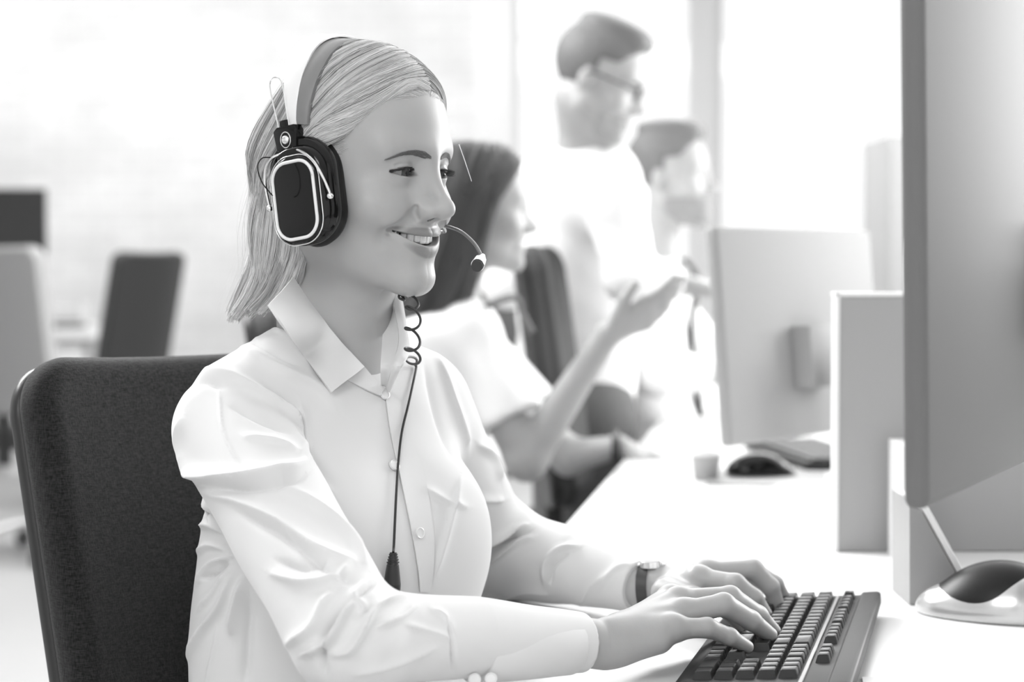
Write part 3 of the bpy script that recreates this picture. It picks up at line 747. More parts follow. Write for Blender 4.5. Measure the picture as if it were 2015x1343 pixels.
FOLDS = [
 # limb (0 torso, 1 near sleeve, 2 far sleeve, None any), pixel line, half width px, height m
 (1, [(352, 742), (400, 728), (455, 738), (520, 775), (570, 812), (590, 850)], 17, .0062),
 (1, [(350, 770), (395, 752), (440, 765)], 9, -.003),
 (1, [(345, 905), (385, 935), (440, 945), (520, 943), (575, 930), (602, 912)], 15, .0085),
 (1, [(420, 965), (500, 962), (570, 950), (605, 930)], 12, -.0045),
 (1, [(400, 970), (470, 990), (550, 1030), (620, 1080), (700, 1110)], 13, .0040),
 (1, [(480, 860), (540, 870), (585, 888)], 9, .0030),
 (1, [(455, 800), (520, 830), (575, 850)], 10, -.0025),
 (1, [(560, 960), (640, 1010), (690, 1060), (722, 1120)], 14, .0045),
 (1, [(535, 1130), (600, 1150), (660, 1140), (690, 1110)], 12, .0045),
 (1, [(545, 1105), (600, 1120), (640, 1105)], 8, -.0035),
 (1, [(565, 1270), (615, 1240), (640, 1190), (655, 1170)], 12, .0045),
 (1, [(600, 1290), (650, 1260), (690, 1190), (722, 1150)], 11, .0075),
 (1, [(640, 1330), (636, 1270), (670, 1210), (715, 1165), (735, 1150)], 10, -.0070),
 (1, [(655, 1290), (690, 1280), (715, 1240), (735, 1200), (765, 1185), (800, 1175)], 9, .0050),
 (1, [(700, 1220), (740, 1195), (760, 1180)], 7, -.0030),
 (1, [(740, 1235), (790, 1215), (820, 1190)], 9, .0036),
 (1, [(690, 1170), (715, 1200), (705, 1215)], 8, .0025),
 (1, [(800, 1230), (850, 1245), (890, 1260)], 7, .0018),
 (1, [(850, 1200), (875, 1215), (890, 1245)], 7, .0022),
 (1, [(700, 1330), (780, 1310), (860, 1275)], 10, .0020),
 (1, [(430, 760), (440, 850), (480, 930)], 3, .0010),
 (1, [(545, 1020), (590, 1090), (615, 1130)], 3, .0010),
 (1, [(360, 820), (350, 870), (370, 920)], 10, .0030),
 (0, [(470, 680), (520, 712), (570, 735), (620, 760), (660, 800)], 14, .0040),
 (0, [(480, 665), (540, 700), (580, 720)], 7, -.0022),
 (0, [(575, 830), (600, 880), (620, 950), (640, 985)], 13, -.0065),
 (1, [(560, 800), (590, 850), (600, 905)], 9, .0050),
 (0, [(585, 985), (560, 960)], 8, -.003),
 (1, [(470, 1010), (560, 1060), (640, 1120), (690, 1150)], 10, -.0035),
 (1, [(880, 1215), (888, 1260), (892, 1320)], 5, -.0025),
 (0, [(605, 880), (625, 940), (660, 980)], 9, .0035),
 (0, [(590, 800), (600, 850), (612, 900)], 10, .0035),
 (0, [(860, 700), (890, 780), (915, 850), (925, 920)], 10, .0030),
 (0, [(835, 720), (860, 820), (890, 900)], 10, -.0025),
 (0, [(900, 640), (930, 720), (938, 800)], 9, .0028),
 (0, [(830, 960), (880, 990), (920, 1000)], 10, .0022),
 (0, [(905, 940), (880, 1040), (850, 1140)], 10, .0028),
 (0, [(360, 960), (400, 990), (430, 1040)], 10, .0040),
 (0, [(370, 1040), (410, 1035), (445, 1050)], 9, .0045),
 (0, [(375, 1010), (410, 1010), (440, 1028)], 6, -.0035),
 (0, [(385, 1090), (415, 1075), (455, 1085)], 9, .0040),
 (0, [(390, 1150), (420, 1110), (460, 1095)], 9, .0045),
 (0, [(400, 1140), (425, 1130), (450, 1110)], 5, -.0035),
 (0, [(395, 1200), (430, 1160), (455, 1120)], 9, .0040),
 (0, [(370, 1300), (400, 1250), (440, 1190), (460, 1130)], 12, .0060),
 (0, [(480, 1140), (460, 1210), (455, 1250)], 12, .0055),
 (0, [(430, 1230), (420, 1290), (405, 1343)], 5, .0015),
 (0, [(490, 1180), (485, 1260), (480, 1343)], 14, -.0040),
 (0, [(480, 620), (520, 640), (560, 660)], 8, .0022),
 (0, [(440, 690), (470, 670), (510, 665)], 8, .0028),
 (2, [(940, 875), (975, 905), (985, 945)], 9, .0045),
 (2, [(930, 980), (965, 985), (990, 985)], 9, .0035),
 (2, [(915, 1110), (950, 1070), (1000, 1050), (1040, 1035)], 8, .0060),
 (2, [(925, 1140), (965, 1090), (1010, 1060), (1045, 1045)], 6, -.0050),
 (2, [(945, 1160), (970, 1105), (1020, 1070), (1050, 1060)], 8, .0055),
 (2, [(1075, 1150), (1078, 1110), (1100, 1085), (1140, 1078)], 7, .0045),
 (2, [(1085, 1150), (1090, 1115), (1115, 1092)], 5, -.0030),
 (2, [(980, 1180), (1040, 1165), (1080, 1170)], 9, .0025),
 (2, [(1180, 1160), (1210, 1120), (1240, 1110)], 8, .0018),
 (2, [(1140, 1200), (1160, 1160), (1200, 1130)], 8, .0016)]
pp = proj(sv); facing = np.clip((-(pn*(sv-np.array([0, 0, CAMZ]))).sum(1)/np.linalg.norm(sv-[0, 0, CAMZ], axis=1))*2.2+.3, 0, 1)
disp = np.zeros(len(sv))
for limb, line, wd, h in FOLDS:
    wd *= .82; h *= 1.35; ln = catmull(line, 24); bb = ln.min(0)-wd*4, ln.max(0)+wd*4
    m = (pp[:, 0] > bb[0][0]) & (pp[:, 0] < bb[1][0]) & (pp[:, 1] > bb[0][1]) & (pp[:, 1] < bb[1][1])
    ii = np.where(m)[0]
    if not len(ii): continue
    dd, par, sg = polydist(pp[ii], ln); x = dd/wd
    # asymmetric ridge: crisp on one side, long on the other
    prof = np.where(sg > 0, np.exp(-np.abs(x)**1.4*1.7), np.exp(-np.abs(x)**1.5*.8)); end = np.clip(np.minimum(par, 1-par)*5, 0, 1)**.7
    disp[ii] += 1.25*h*prof*(.25+.75*end)*facing[ii]*(1 if limb is None else wl_[limb][ii])
# soft irregular sag everywhere
q3 = sv*np.array([1, 1, .7])
def wav(s, a, b, c, ph): return np.sin(q3@np.array([a, b, c])*s+ph)
disp += .0010*wav(38, 1, .4, -.8, .3)*wav(23, -.3, 1, .5, 1.2)+.0006*wav(80, .6, -1, .9, 2.1)*wav(47, 1, .2, .4, .4)
sv2 = sv+pn*disp[:, None]
shirt = link('shirt', npmesh('shirt', sv2, sf), M_shirt, person)
shirt['label'] = 'white button-up cotton shirt with long sleeves'

# thin cloth pieces as lofted strips given by their two long edges (world points)
def strip(name, e0, e1, m, parent, th=.0012, n=28, mcols=6, bulge=0.0, thin=None):
    a = catmull(e0, n); b = catmull(e1, n); g = np.zeros((n, mcols, 3))
    for j in range(mcols):
        t = j/(mcols-1); g[:, j] = a*(1-t)+b*t
    T0 = np.gradient(g, axis=0); T1 = np.gradient(g, axis=1); N = np.cross(T0, T1); N /= np.linalg.norm(N, axis=2, keepdims=True)+1e-9
    if N[..., 1].mean() > 0: N = -N
    t = np.linspace(0, 1, mcols)[None, :, None]; g = g+N*bulge*np.sin(np.pi*t)
    v = np.concatenate([(g+N*th/2).reshape(-1, 3), (g-N*th/2).reshape(-1, 3)]); F = []; o = n*mcols
    for i in range(n-1):
        for j in range(mcols-1):
            k = i*mcols+j; F.append((k, k+1, k+mcols+1, k+mcols)); F.append((o+k, o+k+mcols, o+k+mcols+1, o+k+1))
    ed = [i*mcols for i in range(n)]; 
    def side(idx):
        for p, q_ in zip(idx[:-1], idx[1:]): F.append((p, q_, o+q_, o+p))
    side([i*mcols for i in range(n)]); side([i*mcols+mcols-1 for i in range(n)][::-1]); side(list(range(mcols))[::-1]); side([(n-1)*mcols+j for j in range(mcols)])
    me = npmesh(name, v, F); bm = bmesh.new(); bm.from_mesh(me); bmesh.ops.recalc_face_normals(bm, faces=bm.faces); bm.to_mesh(me); bm.free()
    o_ = link(name, me, m, parent)
    try: me.set_sharp_from_angle(angle=math.radians(50))
    except Exception: pass
    return o_
# placket laid on the shirt front
def on_shirt(px, py, off=.001):
    o = np.array([0, 0, CAMZ]); d = P(px, py, 1.0)-o; t = np.linspace(1.45, 2.3, 500); p = o+t[:, None]*d; f = torso_shirt(p)
    i = int(np.argmax(f < 0)); i = i if f[i] < 0 else 300
    return o+d*(t[i]-off)
from mathutils.bvhtree import BVHTree
_bv = BVHTree.FromPolygons([tuple(v) for v in sv2], [tuple(f) for f in sf])
def hit(px, py, off=.0015):
    o = np.array([0, 0, CAMZ]); d = nrm(P(px, py, 1.0)-o); h = _bv.ray_cast(Vector(o), Vector(d))
    return (np.array(h[0])-d*off, np.array(h[1])) if h[0] is not None else (P(px, py, 1.75), np.array([0, -1, 0]))
pl = [(757, 772), (768, 850), (785, 930), (800, 1000), (812, 1060), (822, 1120), (826, 1165)]
pr = [(783, 778), (802, 850), (832, 930), (846, 1000), (853, 1060), (852, 1120), (846, 1165)]

def strip_grid(name, g, th, m, parent):
    g = np.asarray(g, float); n, mc = g.shape[:2]; T0 = np.gradient(g, axis=0); T1 = np.gradient(g, axis=1); N = np.cross(T0, T1); N /= np.linalg.norm(N, axis=2, keepdims=True)+1e-9
    if N[..., 1].mean() > 0: N = -N
    o = n*mc; v = np.concatenate([(g+N*th).reshape(-1, 3), g.reshape(-1, 3)]); F = []
    for i in range(n-1):
        for j in range(mc-1):
            k = i*mc+j; F += [(k, k+1, k+mc+1, k+mc), (o+k, o+k+mc, o+k+mc+1, o+k+1)]
    def side(ix):
        for p, q_ in zip(ix[:-1], ix[1:]): F.append((p, q_, o+q_, o+p))
    side([i*mc for i in range(n)]); side([i*mc+mc-1 for i in range(n)][::-1]); side(list(range(mc))[::-1]); side([(n-1)*mc+j for j in range(mc)])
    me = npmesh(name, v, F); bm = bmesh.new(); bm.from_mesh(me); bmesh.ops.recalc_face_normals(bm, faces=bm.faces); bm.to_mesh(me); bm.free()
    o_ = link(name, me, m, parent); me.set_sharp_from_angle(angle=math.radians(50)); return o_
def hit_strip(name, l0, l1, off, th, n, mc, bulge=0.0, m=None):
    A_ = catmull(l0, n); B_ = catmull(l1, n); g = np.zeros((n, mc, 3))
    for i in range(n):
        for j in range(mc):
            t = j/(mc-1); p = A_[i]*(1-t)+B_[i]*t; g[i, j] = hit(p[0], p[1], off+bulge*math.sin(math.pi*t))[0]
    # smooth the depths a little
    for _ in range(3): g[1:-1, 1:-1] = (g[1:-1, 1:-1]*2+g[:-2, 1:-1]+g[2:, 1:-1]+g[1:-1, :-2]+g[1:-1, 2:])/6
    return strip_grid(name, g, th, m or M_shirt, shirt)
hit_strip('placket', pl, pr, .0012, .0012, 50, 7)
_bb = BVHTree.FromPolygons([tuple(v) for v in headv], [tuple(f) for f in headf])
def hitb(px, py, off):
    o = np.array([0, 0, CAMZ]); d = nrm(P(px, py, 1.0)-o); h = _bb.ray_cast(Vector(o), Vector(d)); return np.array(h[0])-d*off if h[0] is not None else P(px, py, 1.86)
def depth_line(l, f): return [f(*p) for p in l]
# near collar leaf: fold line on the neck, outer edge over the shoulder of the shirt
ca_ = [hitb(580, 552, .010), hitb(612, 600, .010), hitb(650, 647, .010), hitb(686, 690, .010), hitb(716, 722, .010)]
cb_2 = [hit(528, 600, .004)[0], hit(556, 642, .006)[0], hit(590, 690, .007)[0], hit(622, 733, .008)[0], hit(652, 773, .006)[0]]
ca_[0] = P(576, 546, min(ca_[0][1], 1.885))
strip('collar', ca_, cb_2, M_shirt, shirt, .0022, 32, 10, .004)
strip('collar_stand', [ca_[3]+[0, .004, 0], ca_[4]+[0, .002, 0], hitb(738, 748, .008), hit(757, 764, .006)[0]],
      [hit(668, 742, .002)[0], hit(690, 752, .002)[0], hit(722, 768, .003)[0], hit(748, 779, .004)[0]], M_shirt, shirt, .0016, 20, 5)
fa_ = [P(765, 572, 1.925), P(779, 622, 1.895), P(785, 672, 1.865), P(772, 722, 1.83), hit(760, 764, .006)[0]]
fb_ = [P(790, 580, 1.925), P(800, 640, 1.885), P(806, 692, 1.852), P(790, 722, 1.82), hit(770, 770, .004)[0]]
strip('collar', fa_, fb_, M_shirt, shirt, .0020, 28, 6, .002)
fc_ = [P(763, 575, 1.93), P(757, 622, 1.915), P(753, 672, 1.885), P(750, 722, 1.845), hit(750, 760, .003)[0]]
strip('collar_stand', fa_, fc_, M_shirt, shirt, .0016, 24, 5, -.002)
M_btn = mat('button_pearl', .78, .2, coat=.5)
bproto = None
for (px, py) in ((757, 776), (776, 916), (826, 1050)):
    h, n = hit(px, py, .0035)
    if bproto is None:
        bb = B(); bb.cyl((0, 0, -.001), (0, 0, .001), .0052, None, 28)
        bb.bm.verts.ensure_lookup_table(); a = np.linspace(0, 2*np.pi, 25); bb.tube(np.column_stack([.0047*np.cos(a), .0047*np.sin(a), np.full(25, .0010)]), .0007)
        o = bb.out('button', M_btn, shirt); bproto = o
    else:
        o = bproto.copy(); C.objects.link(o); o.parent = shirt
    nn = Vector(n) if n[1] < 0 else -Vector(n)
    o.matrix_world = Matrix.Translation(Vector(h)) @ nn.to_track_quat('Z', 'Y').to_matrix().to_4x4()
# ---------------------------------------------------------------- headset cable lying on the shirt
cc = []
pp = catmull([P(790, 578, 1.86), P(812, 600, 1.84), P(812, 650, 1.815), P(812, 698, 1.80), hit(815, 716, .012)[0]], 200)
turns = 5.0
for i, p in enumerate(pp):
    a = 2*np.pi*turns*i/199; rr = .0068*min(1, i/15, (199-i)/12+.15)
    cc.append(p+np.array([rr*math.cos(a), -rr*.75*math.sin(a), -.0045*math.sin(a+.4)]))
low = [hit(x, y, .006)[0] for x, y in ((819, 722), (815, 745), (804, 795), (791, 850), (784, 910), (780, 970), (777, 1030), (775, 1075))]
dn = [hit(774, y, .010)[0] for y in (1088, 1112, 1150, 1185)]
dn = [d for d in dn]
base_d = dn[0][1]; dn = [P(774-(y-1088)*.04, y, base_d-.004) for y in (1088, 1112, 1150, 1190)]
cc += [p for p in catmull([pp[-1]]+low+[dn[0]], 70)[1:]]
ct = B(); ct.tube(catmull([toW([-.088, -.01, -.07]), toW([-.07, .02, -.12]), P(796, 570, 1.88), P(790, 578, 1.86)], 16), .0012); ct.tube(cc, .00125, 8)
ct.out('cable', mat('cable_rubber', .02, .45), HS)
cn = B(); cn.cyl(dn[0], dn[1], .0032, .0052, 20)
for k in range(4): q_ = dn[0]+(dn[1]-dn[0])*(.1+.22*k); cn.cyl(q_, q_+(dn[1]-dn[0])*.1, .0040+.0006*k, None, 20)
cn.cyl(dn[1], dn[2], .0056, .0080, 20); cn.cyl(dn[2], dn[3], .0080, .0076, 20)
cn.out('cable_connector', mat('connector_plastic', .02, .3), HS)
# cuff of the near sleeve
def cuff(e, w0, r0, r1, length, name, flatten=.96):
    ax = nrm(w0); n = 24; bm = bmesh.new(); up = np.array([0, 0, 1.]); s = nrm(np.cross(ax, up)); u = np.cross(s, ax)
    prof = [(0, r1-.0022), (0, r1), (.0015, r1+.0010), (length*.5, (r0+r1)/2+.0016), (length-.001, r0+.0010), (length, r0-.0002), (length, r0-.004)]
    rings = []
    for (t, r) in prof:
        rings.append([bm.verts.new(tuple(e-ax*t+(s*math.cos(a)*r+u*math.sin(a)*r*flatten+u*.0))) for a in np.arange(48)*2*np.pi/48])
    for a, b in zip(rings[:-1], rings[1:]):
        for i in range(48): bm.faces.new((a[i], a[(i+1) % 48], b[(i+1) % 48], b[i]))
    bmesh.ops.recalc_face_normals(bm, faces=bm.faces); me = bpy.data.meshes.new(name); bm.to_mesh(me); bm.free()
    o = link(name, me, M_shirt, shirt); me.set_sharp_from_angle(angle=math.radians(60)); return o
cuff(P(1122, 1270, 1.748), P(1146, 1270, 1.757)-P(885, 1270, 1.675), .0335, .0265, .104, 'cuff')
cb = hit(930, 1335)[0]
for (px, py, d) in ((934, 1338, 1.655), (966, 1337, 1.66)):
    o = bproto.copy(); C.objects.link(o); o.parent = shirt; o.matrix_world = Matrix.Translation(Vector(P(px, py, d))) @ Matrix.Rotation(math.radians(60), 4, 'X')

# ---------------------------------------------------------------- wristwatch
wt = empty('wristwatch', tuple(P(1268, 1157, 2.07)))
tag(wt, "slim dark-strapped wristwatch on the blonde woman's far wrist", 'watch')
c0 = P(1270, 1156, 2.069); ax = nrm(P(1305, 1152, 2.065)-P(1240, 1160, 2.075)+np.array([0, 0, -.004]))
s_ = nrm(np.cross(ax, [0, 0, 1])); u_ = np.cross(s_, ax)
def wring(name, r0, r1, w, m, par, a0=0, a1=360):
    bm = bmesh.new(); n = 48; rg = []
    for i in range(n+1):
        a = math.radians(a0+(a1-a0)*i/n); c, s = math.cos(a), math.sin(a); rr = []
        for (t, r) in ((-w/2, r0), (w/2, r0), (w/2, r1), (-w/2, r1)): rr.append(bm.verts.new(tuple(c0+ax*t+(s_*c+u_*s)*r)))
        rg.append(rr)
    for a, b in zip(rg[:-1], rg[1:]):
        for j in range(4): bm.faces.new((a[j], a[(j+1) % 4], b[(j+1) % 4], b[j]))
    bmesh.ops.recalc_face_normals(bm, faces=bm.faces); me = bpy.data.meshes.new(name); bm.to_mesh(me); bm.free(); link(name, me, m, par, True); me.set_sharp_from_angle(angle=.6)
wring('strap', .0205, .0228, .011, mat('watch_strap', .045, .45), wt)
RW = Matrix([[ax[i], s_[i], u_[i]] for i in range(3)])
ca = B(); ca.cyl((0, 0, 0), (0, 0, .0062), .0135, .0130, 40); ca.box((.013, 0, .003), (.005, .012, .003), bev=.0008); ca.box((-.013, 0, .003), (.005, .012, .003), bev=.0008); ca.cyl((0, -.0135, .003), (0, -.0165, .003), .0016)
ca.out('case', M_chrome, wt, xf=Matrix.Translation(Vector(c0+u_*.0212+ax*.008)) @ RW.to_4x4())
dl_ = B(); dl_.cyl((0, 0, .0060), (0, 0, .0068), .0115, .0110, 40); dl_.out('dial', mat('watch_dial', .7, .1, coat=1), wt, xf=Matrix.Translation(Vector(c0+u_*.0212+ax*.008)) @ RW.to_4x4())
# ---------------------------------------------------------------- the room
def brick_mat():
    m = mat('white_painted_brick', .80, .85, spec=.1); nt = m.node_tree; b = nt.nodes['Principled BSDF']
    t = nt.nodes.new('ShaderNodeTexCoord'); mp = nt.nodes.new('ShaderNodeMapping'); nt.links.new(t.outputs['Object'], mp.inputs['Vector'])
    mp.inputs['Rotation'].default_value = (math.pi/2, 0, 0)
    k = nt.nodes.new('ShaderNodeTexBrick'); k.inputs['Scale'].default_value = 1.0; k.inputs['Brick Width'].default_value = .24; k.inputs['Row Height'].default_value = .075
    k.inputs['Mortar Size'].default_value = .006; k.inputs['Color1'].default_value = (.86, .86, .86, 1); k.inputs['Color2'].default_value = (.80, .80, .80, 1); k.inputs['Mortar'].default_value = (.74, .74, .74, 1)
    nt.links.new(mp.outputs[0], k.inputs['Vector'])
    n = nt.nodes.new('ShaderNodeTexNoise'); n.inputs['Scale'].default_value = 1.3; n.inputs['Detail'].default_value = 5; nt.links.new(t.outputs['Object'], n.inputs['Vector'])
    r = nt.nodes.new('ShaderNodeValToRGB'); r.color_ramp.elements[0].position = .35; r.color_ramp.elements[0].color = (.86, .86, .86, 1); r.color_ramp.elements[1].position = .6; r.color_ramp.elements[1].color = (1, 1, 1, 1)
    nt.links.new(n.outputs['Fac'], r.inputs[0]); mx = nt.nodes.new('ShaderNodeMix'); mx.data_type = 'RGBA'; mx.blend_type = 'MULTIPLY'; mx.inputs[0].default_value = 1
    nt.links.new(k.outputs['Color'], mx.inputs[6]); nt.links.new(r.outputs[0], mx.inputs[7]); nt.links.new(mx.outputs[2], b.inputs['Base Color'])
    bp = nt.nodes.new('ShaderNodeBump'); bp.inputs['Strength'].default_value = .5; bp.inputs['Distance'].default_value = .004; nt.links.new(k.outputs['Fac'], bp.inputs['Height']); bp.invert = True
    nt.links.new(bp.outputs[0], b.inputs['Normal']); return m
M_brick = brick_mat(); M_wall = mat('white_wall_paint', .86, .8, spec=.2)
M_floor = mat('pale_floor', .44, .38, bump=('n', 6, .05, .01)); M_ceil = mat('ceiling_paint', .85, .9)
M_frame = mat('window_frame_white', .84, .4)
M_glass = bpy.data.materials.new('window_glass'); M_glass.use_nodes = True
_nt = M_glass.node_tree; _nt.nodes.clear(); _o = _nt.nodes.new('ShaderNodeOutputMaterial'); _m = _nt.nodes.new('ShaderNodeMixShader'); _t = _nt.nodes.new('ShaderNodeBsdfTransparent'); _g = _nt.nodes.new('ShaderNodeBsdfGlossy')
_g.inputs['Roughness'].default_value = .02; _m.inputs[0].default_value = .04; _nt.links.new(_t.outputs[0], _m.inputs[1]); _nt.links.new(_g.outputs[0], _m.inputs[2]); _nt.links.new(_m.outputs[0], _o.inputs[0])
YB = 13.6
def struct(name, c, size, m):
    o = B().box((0, 0, 0), size).out(name, m, smooth=False); o.location = c; o['kind'] = 'structure'; return o
struct('floor', (1.0, 6.2, -.05), (13.0, 16.0, .1), M_floor)
struct('ceiling', (1.0, 6.2, 3.25), (13.0, 16.0, .1), M_ceil)
struct('wall_front', (1.0, -1.85, 1.6), (13.0, .1, 3.3), M_wall)
struct('wall_left', (-5.55, 6.2, 1.6), (.1, 16.0, 3.3), M_wall)
struct('wall_back', (-2.85, YB+.1, 1.6), (5.3, .2, 3.3), M_brick)
struct('wall_back_sill', (3.65, YB+.1, .175), (7.7, .2, .35), M_wall)
struct('wall_back_header', (3.65, YB+.1, 3.13), (7.7, .2, .16), M_wall)
struct('trim_1', (-.12, YB-.03, 1.6), (.26, .08, 3.3), M_frame)
for i, (x0, x1) in enumerate(((0.0, 1.26), (1.38, 4.2), (4.4, 7.4))):
    wi = B(); 
    for (cx, cz, sx, sz) in (((x0+x1)/2, .39, x1-x0, .07), ((x0+x1)/2, 3.02, x1-x0, .07), (x0+.03, 1.7, .06, 2.62), (x1-.03, 1.7, .06, 2.62)): wi.box((cx, YB+.08, cz), (sx, .07, sz))
    w_ = wi.out('window_%d' % (i+1), M_frame, smooth=False); w_['kind'] = 'structure'
    B().box(((x0+x1)/2, YB+.09, 1.7), (x1-x0-.1, .008, 2.56)).out('glass_pane', M_glass, w_, smooth=False)
struct('trim_2', (1.32, YB-.02, 1.6), (.13, .12, 3.3), M_frame)
struct('trim_3', (4.3, YB-.02, 1.6), (.22, .12, 3.3), M_frame)
struct('baseboard_back', (-2.85, YB-.02, .06), (5.3, .03, .12), M_frame)
# right-hand window wall
struct('wall_right_sill', (7.45, 6.2, .35), (.1, 16.0, .7), M_wall)
struct('wall_right_header', (7.45, 6.2, 3.1), (.1, 16.0, .25), M_wall)

# ---------------------------------------------------------------- desks
M_desk = mat('white_laminate', .86, .32); M_grey = mat('grey_panel_fabric', .36, .7, bump=('n', 700, .1, .0008)); M_greypl = mat('grey_plastic', .33, .38)
M_leg = mat('desk_leg_metal', .55, .4, metal=.4)
ev = np.array([math.sin(math.radians(8.35)), math.cos(math.radians(8.35)), 0]); pv = np.array([ev[1], -ev[0], 0])
D0 = np.array([.065, 2.76, 0.])
RD = Matrix(((pv[0], ev[0], 0), (pv[1], ev[1], 0), (0, 0, 1)))
def dk(u, v, z): return D0+pv*u+ev*v+np.array([0, 0, z])   # u across the desk from its front edge, v along it
ds = empty('long_desk', tuple(dk(.8, 1.0, 0)))
tag(ds, 'long white laminate desk running from the typing woman to the seated man', 'desk')
B().box(dk(.80, .95, .7275), (1.6, 5.2, .025), RD, .003).out('desktop', M_desk, ds)
for v in (-1.55, .6, 2.6, 3.45):
    for u in (.08, 1.52): B().box(dk(u, v, .3575), (.05, .05, .715), RD, .004).out('leg', M_leg, ds)
B().box(dk(.8, .95, .66), (.04, 4.9, .10), RD, .002).out('cable_beam', M_leg, ds)
# cross divider
dv = empty('desk_divider', tuple(P(1720, 1090, 2.567)*[1, 1, 0]+[0, 0, .74]))
tag(dv, 'tall grey divider panel with white edging standing between two monitors on the desk', 'divider')
x0 = P(1650, 1090, 2.567)[0]; 
B().box((x0+.19, 2.58, .74+.166), (.38, .022, .330), None, .002).out('panel', M_grey, dv)
B().box((x0-.003, 2.582, .74+.168), (.006, .03, .336), None, .001).out('edge_trim', M_frame, dv)
B().box((x0+.185, 2.582, .74+.3345), (.385, .03, .005), None, .001).out('edge_trim', M_frame, dv)
# low spine bracket under the monitor
br = empty('desk_bracket', tuple(P(1840, 1195, 2.17)*[1, 1, 0]+[0, 0, .74]))
tag(br, 'grey sloping bracket with a white top edge under the foreground monitor', 'bracket')
pts = [P(1790, 985, 2.17), P(1812, 1003, 2.17), P(1893, 1150, 2.17), P(1890, 1194, 2.17), P(1790, 1194, 2.17)]
zb_ = pts[-1][2]
B().prism([(p[0], max(p[2], .741)) for p in pts], .10, c=(0, 2.17, 0)).out('plate', M_greypl, br, smooth=False)
a, b = P(1808, 996, 2.165), P(1897, 1158, 2.165); md = (a+b)/2; an = math.atan2(-(b-a)[2], (b-a)[0])
B().box((md[0]+.004, 2.225, md[2]+.003), (np.linalg.norm(b-a), .13, .006), Matrix.Rotation(an, 3, 'Y'), .001).out('edge_trim', M_frame, br)
po = B().box((P(1772, 1000, 2.52)[0], 2.50, .74+.075), (.021, .10, .150), None, .002).out('cable_riser', M_frame); tag(po, 'short white cable riser standing in front of the grey divider panel', 'cable riser')

# ---------------------------------------------------------------- monitors
M_monb = mat('monitor_back_satin', .17, .55, spec=.08); M_mong = mat('monitor_back_grey', .34, .6, spec=.2); M_screen = mat('dark_screen', .03, .15, coat=.3)
def monitor(label, a, b, z0, z1, m, tilt=0.0, stand=None, thick=.022, group=None, fo=0.0, br_=.115):
    """a, b: xy of the left and right end of the back face at its foot; the screen is on the far side"""
    a = np.array(a); b = np.array(b); w = np.linalg.norm(b-a); h = z1-z0; d = (b-a)/w; n = np.array([-d[1], d[0]])   # n points to the screen side
    M = Matrix(((d[0], n[0], 0, a[0]), (d[1], n[1], 0, a[1]), (0, 0, 1, z0), (0, 0, 0, 1))) @ Matrix.Rotation(math.radians(tilt), 4, 'X')
    foot = (a+b)/2+n*.01-n*.06+d*fo
    r_ = empty('monitor', (foot[0], foot[1], .74)); tag(r_, label, 'monitor', group)
    B().box((w/2, thick/2, h/2), (w, thick, h), None, .008, 3).out('housing', m, r_, xf=M)
    B().box((w/2, thick+.0005, h/2), (w-.03, .003, h-.04), None, .001).out('screen', M_screen, r_, xf=M)
    st = B(); st.box((w/2+fo, -.018, h*.38), (.10, .036, .10), None, .004); st.out('mount', m, r_, xf=M)
    B().box((foot[0]-n[0]*.02, foot[1]-n[1]*.02, (.745+z0+h*.42)/2), (.075, .022, z0+h*.42-.745), Matrix(((d[0], n[0], 0), (d[1], n[1], 0), (0, 0, 1))), .004).out('neck', m, r_)
    bs = B(); bs.cyl((foot[0], foot[1], .7402), (foot[0], foot[1], .752), br_, br_*.94, 48); bs.out('base', m if stand is None else stand, r_)
    return r_
p1 = P(1826, 1000, 1.45); _q = P(2015, 915, 1.77); p2_ = p1[:2]+nrm(_q[:2]-p1[:2])*.56
monitor('large dark grey monitor seen from behind, standing nearest the camera', p1[:2], p2_, p1[2]-.002, p1[2]+.44, M_monb, tilt=-1.0, thick=.019, fo=.24, br_=.06)
q1 = P(1440, 880, 3.0); qd = nrm((.2, .26)); q2 = q1[:2]+qd*.50
mm = monitor('grey monitor seen from behind beyond the grey divider panel', q1[:2], q2, q1[2], q1[2]+.335, M_mong, tilt=-5, stand=M_frame)
# white cable at the divider
c_ = B().tube(catmull([P(1783, 578, 2.60), P(1782, 530, 2.62), P(1785, 480, 2.65), P(1793, 448, 2.68), P(1805, 430, 2.7)], 20), .0022).out('cable', M_frame); tag(c_, 'thin white cable rising above the grey divider panel', 'cable')
# tall cabinet far behind
cb_ = empty('cabinet', (P(1775, 510, 6.75)[0], 7.0, 0)); tag(cb_, 'tall pale grey cabinet behind the monitors by the bright windows', 'cabinet')
xx = P(1747, 510, 6.75)[0]; B().box((xx+.45, 7.0, .77), (.9, .5, 1.54), None, .006).out('body', M_greypl, cb_)
for k in (0, 1): B().box((xx+.225+.45*k, 6.74, .77), (.44, .02, 1.48), None, .004).out('door', M_mong, cb_)

# ---------------------------------------------------------------- keyboard
M_key = mat('black_key_plastic', .018, .28, spec=.4); M_kb = mat('keyboard_case', .03, .5, spec=.25); M_kf = mat('keyboard_base', .10, .4)
kb = empty('keyboard', (0, 0, 0)); tag(kb, 'black full-size keyboard under the blonde woman\'s hands', 'keyboard')
ka = math.radians(13.4); ke = np.array([math.sin(ka), math.cos(ka), 0]); kp = np.array([ke[1], -ke[0], 0])   # ke along the rows, kp from space bar to function keys
kc = np.array([.394, 2.108, 0])   # far right corner (rear left of the typist)
KW, KD = .470, .158
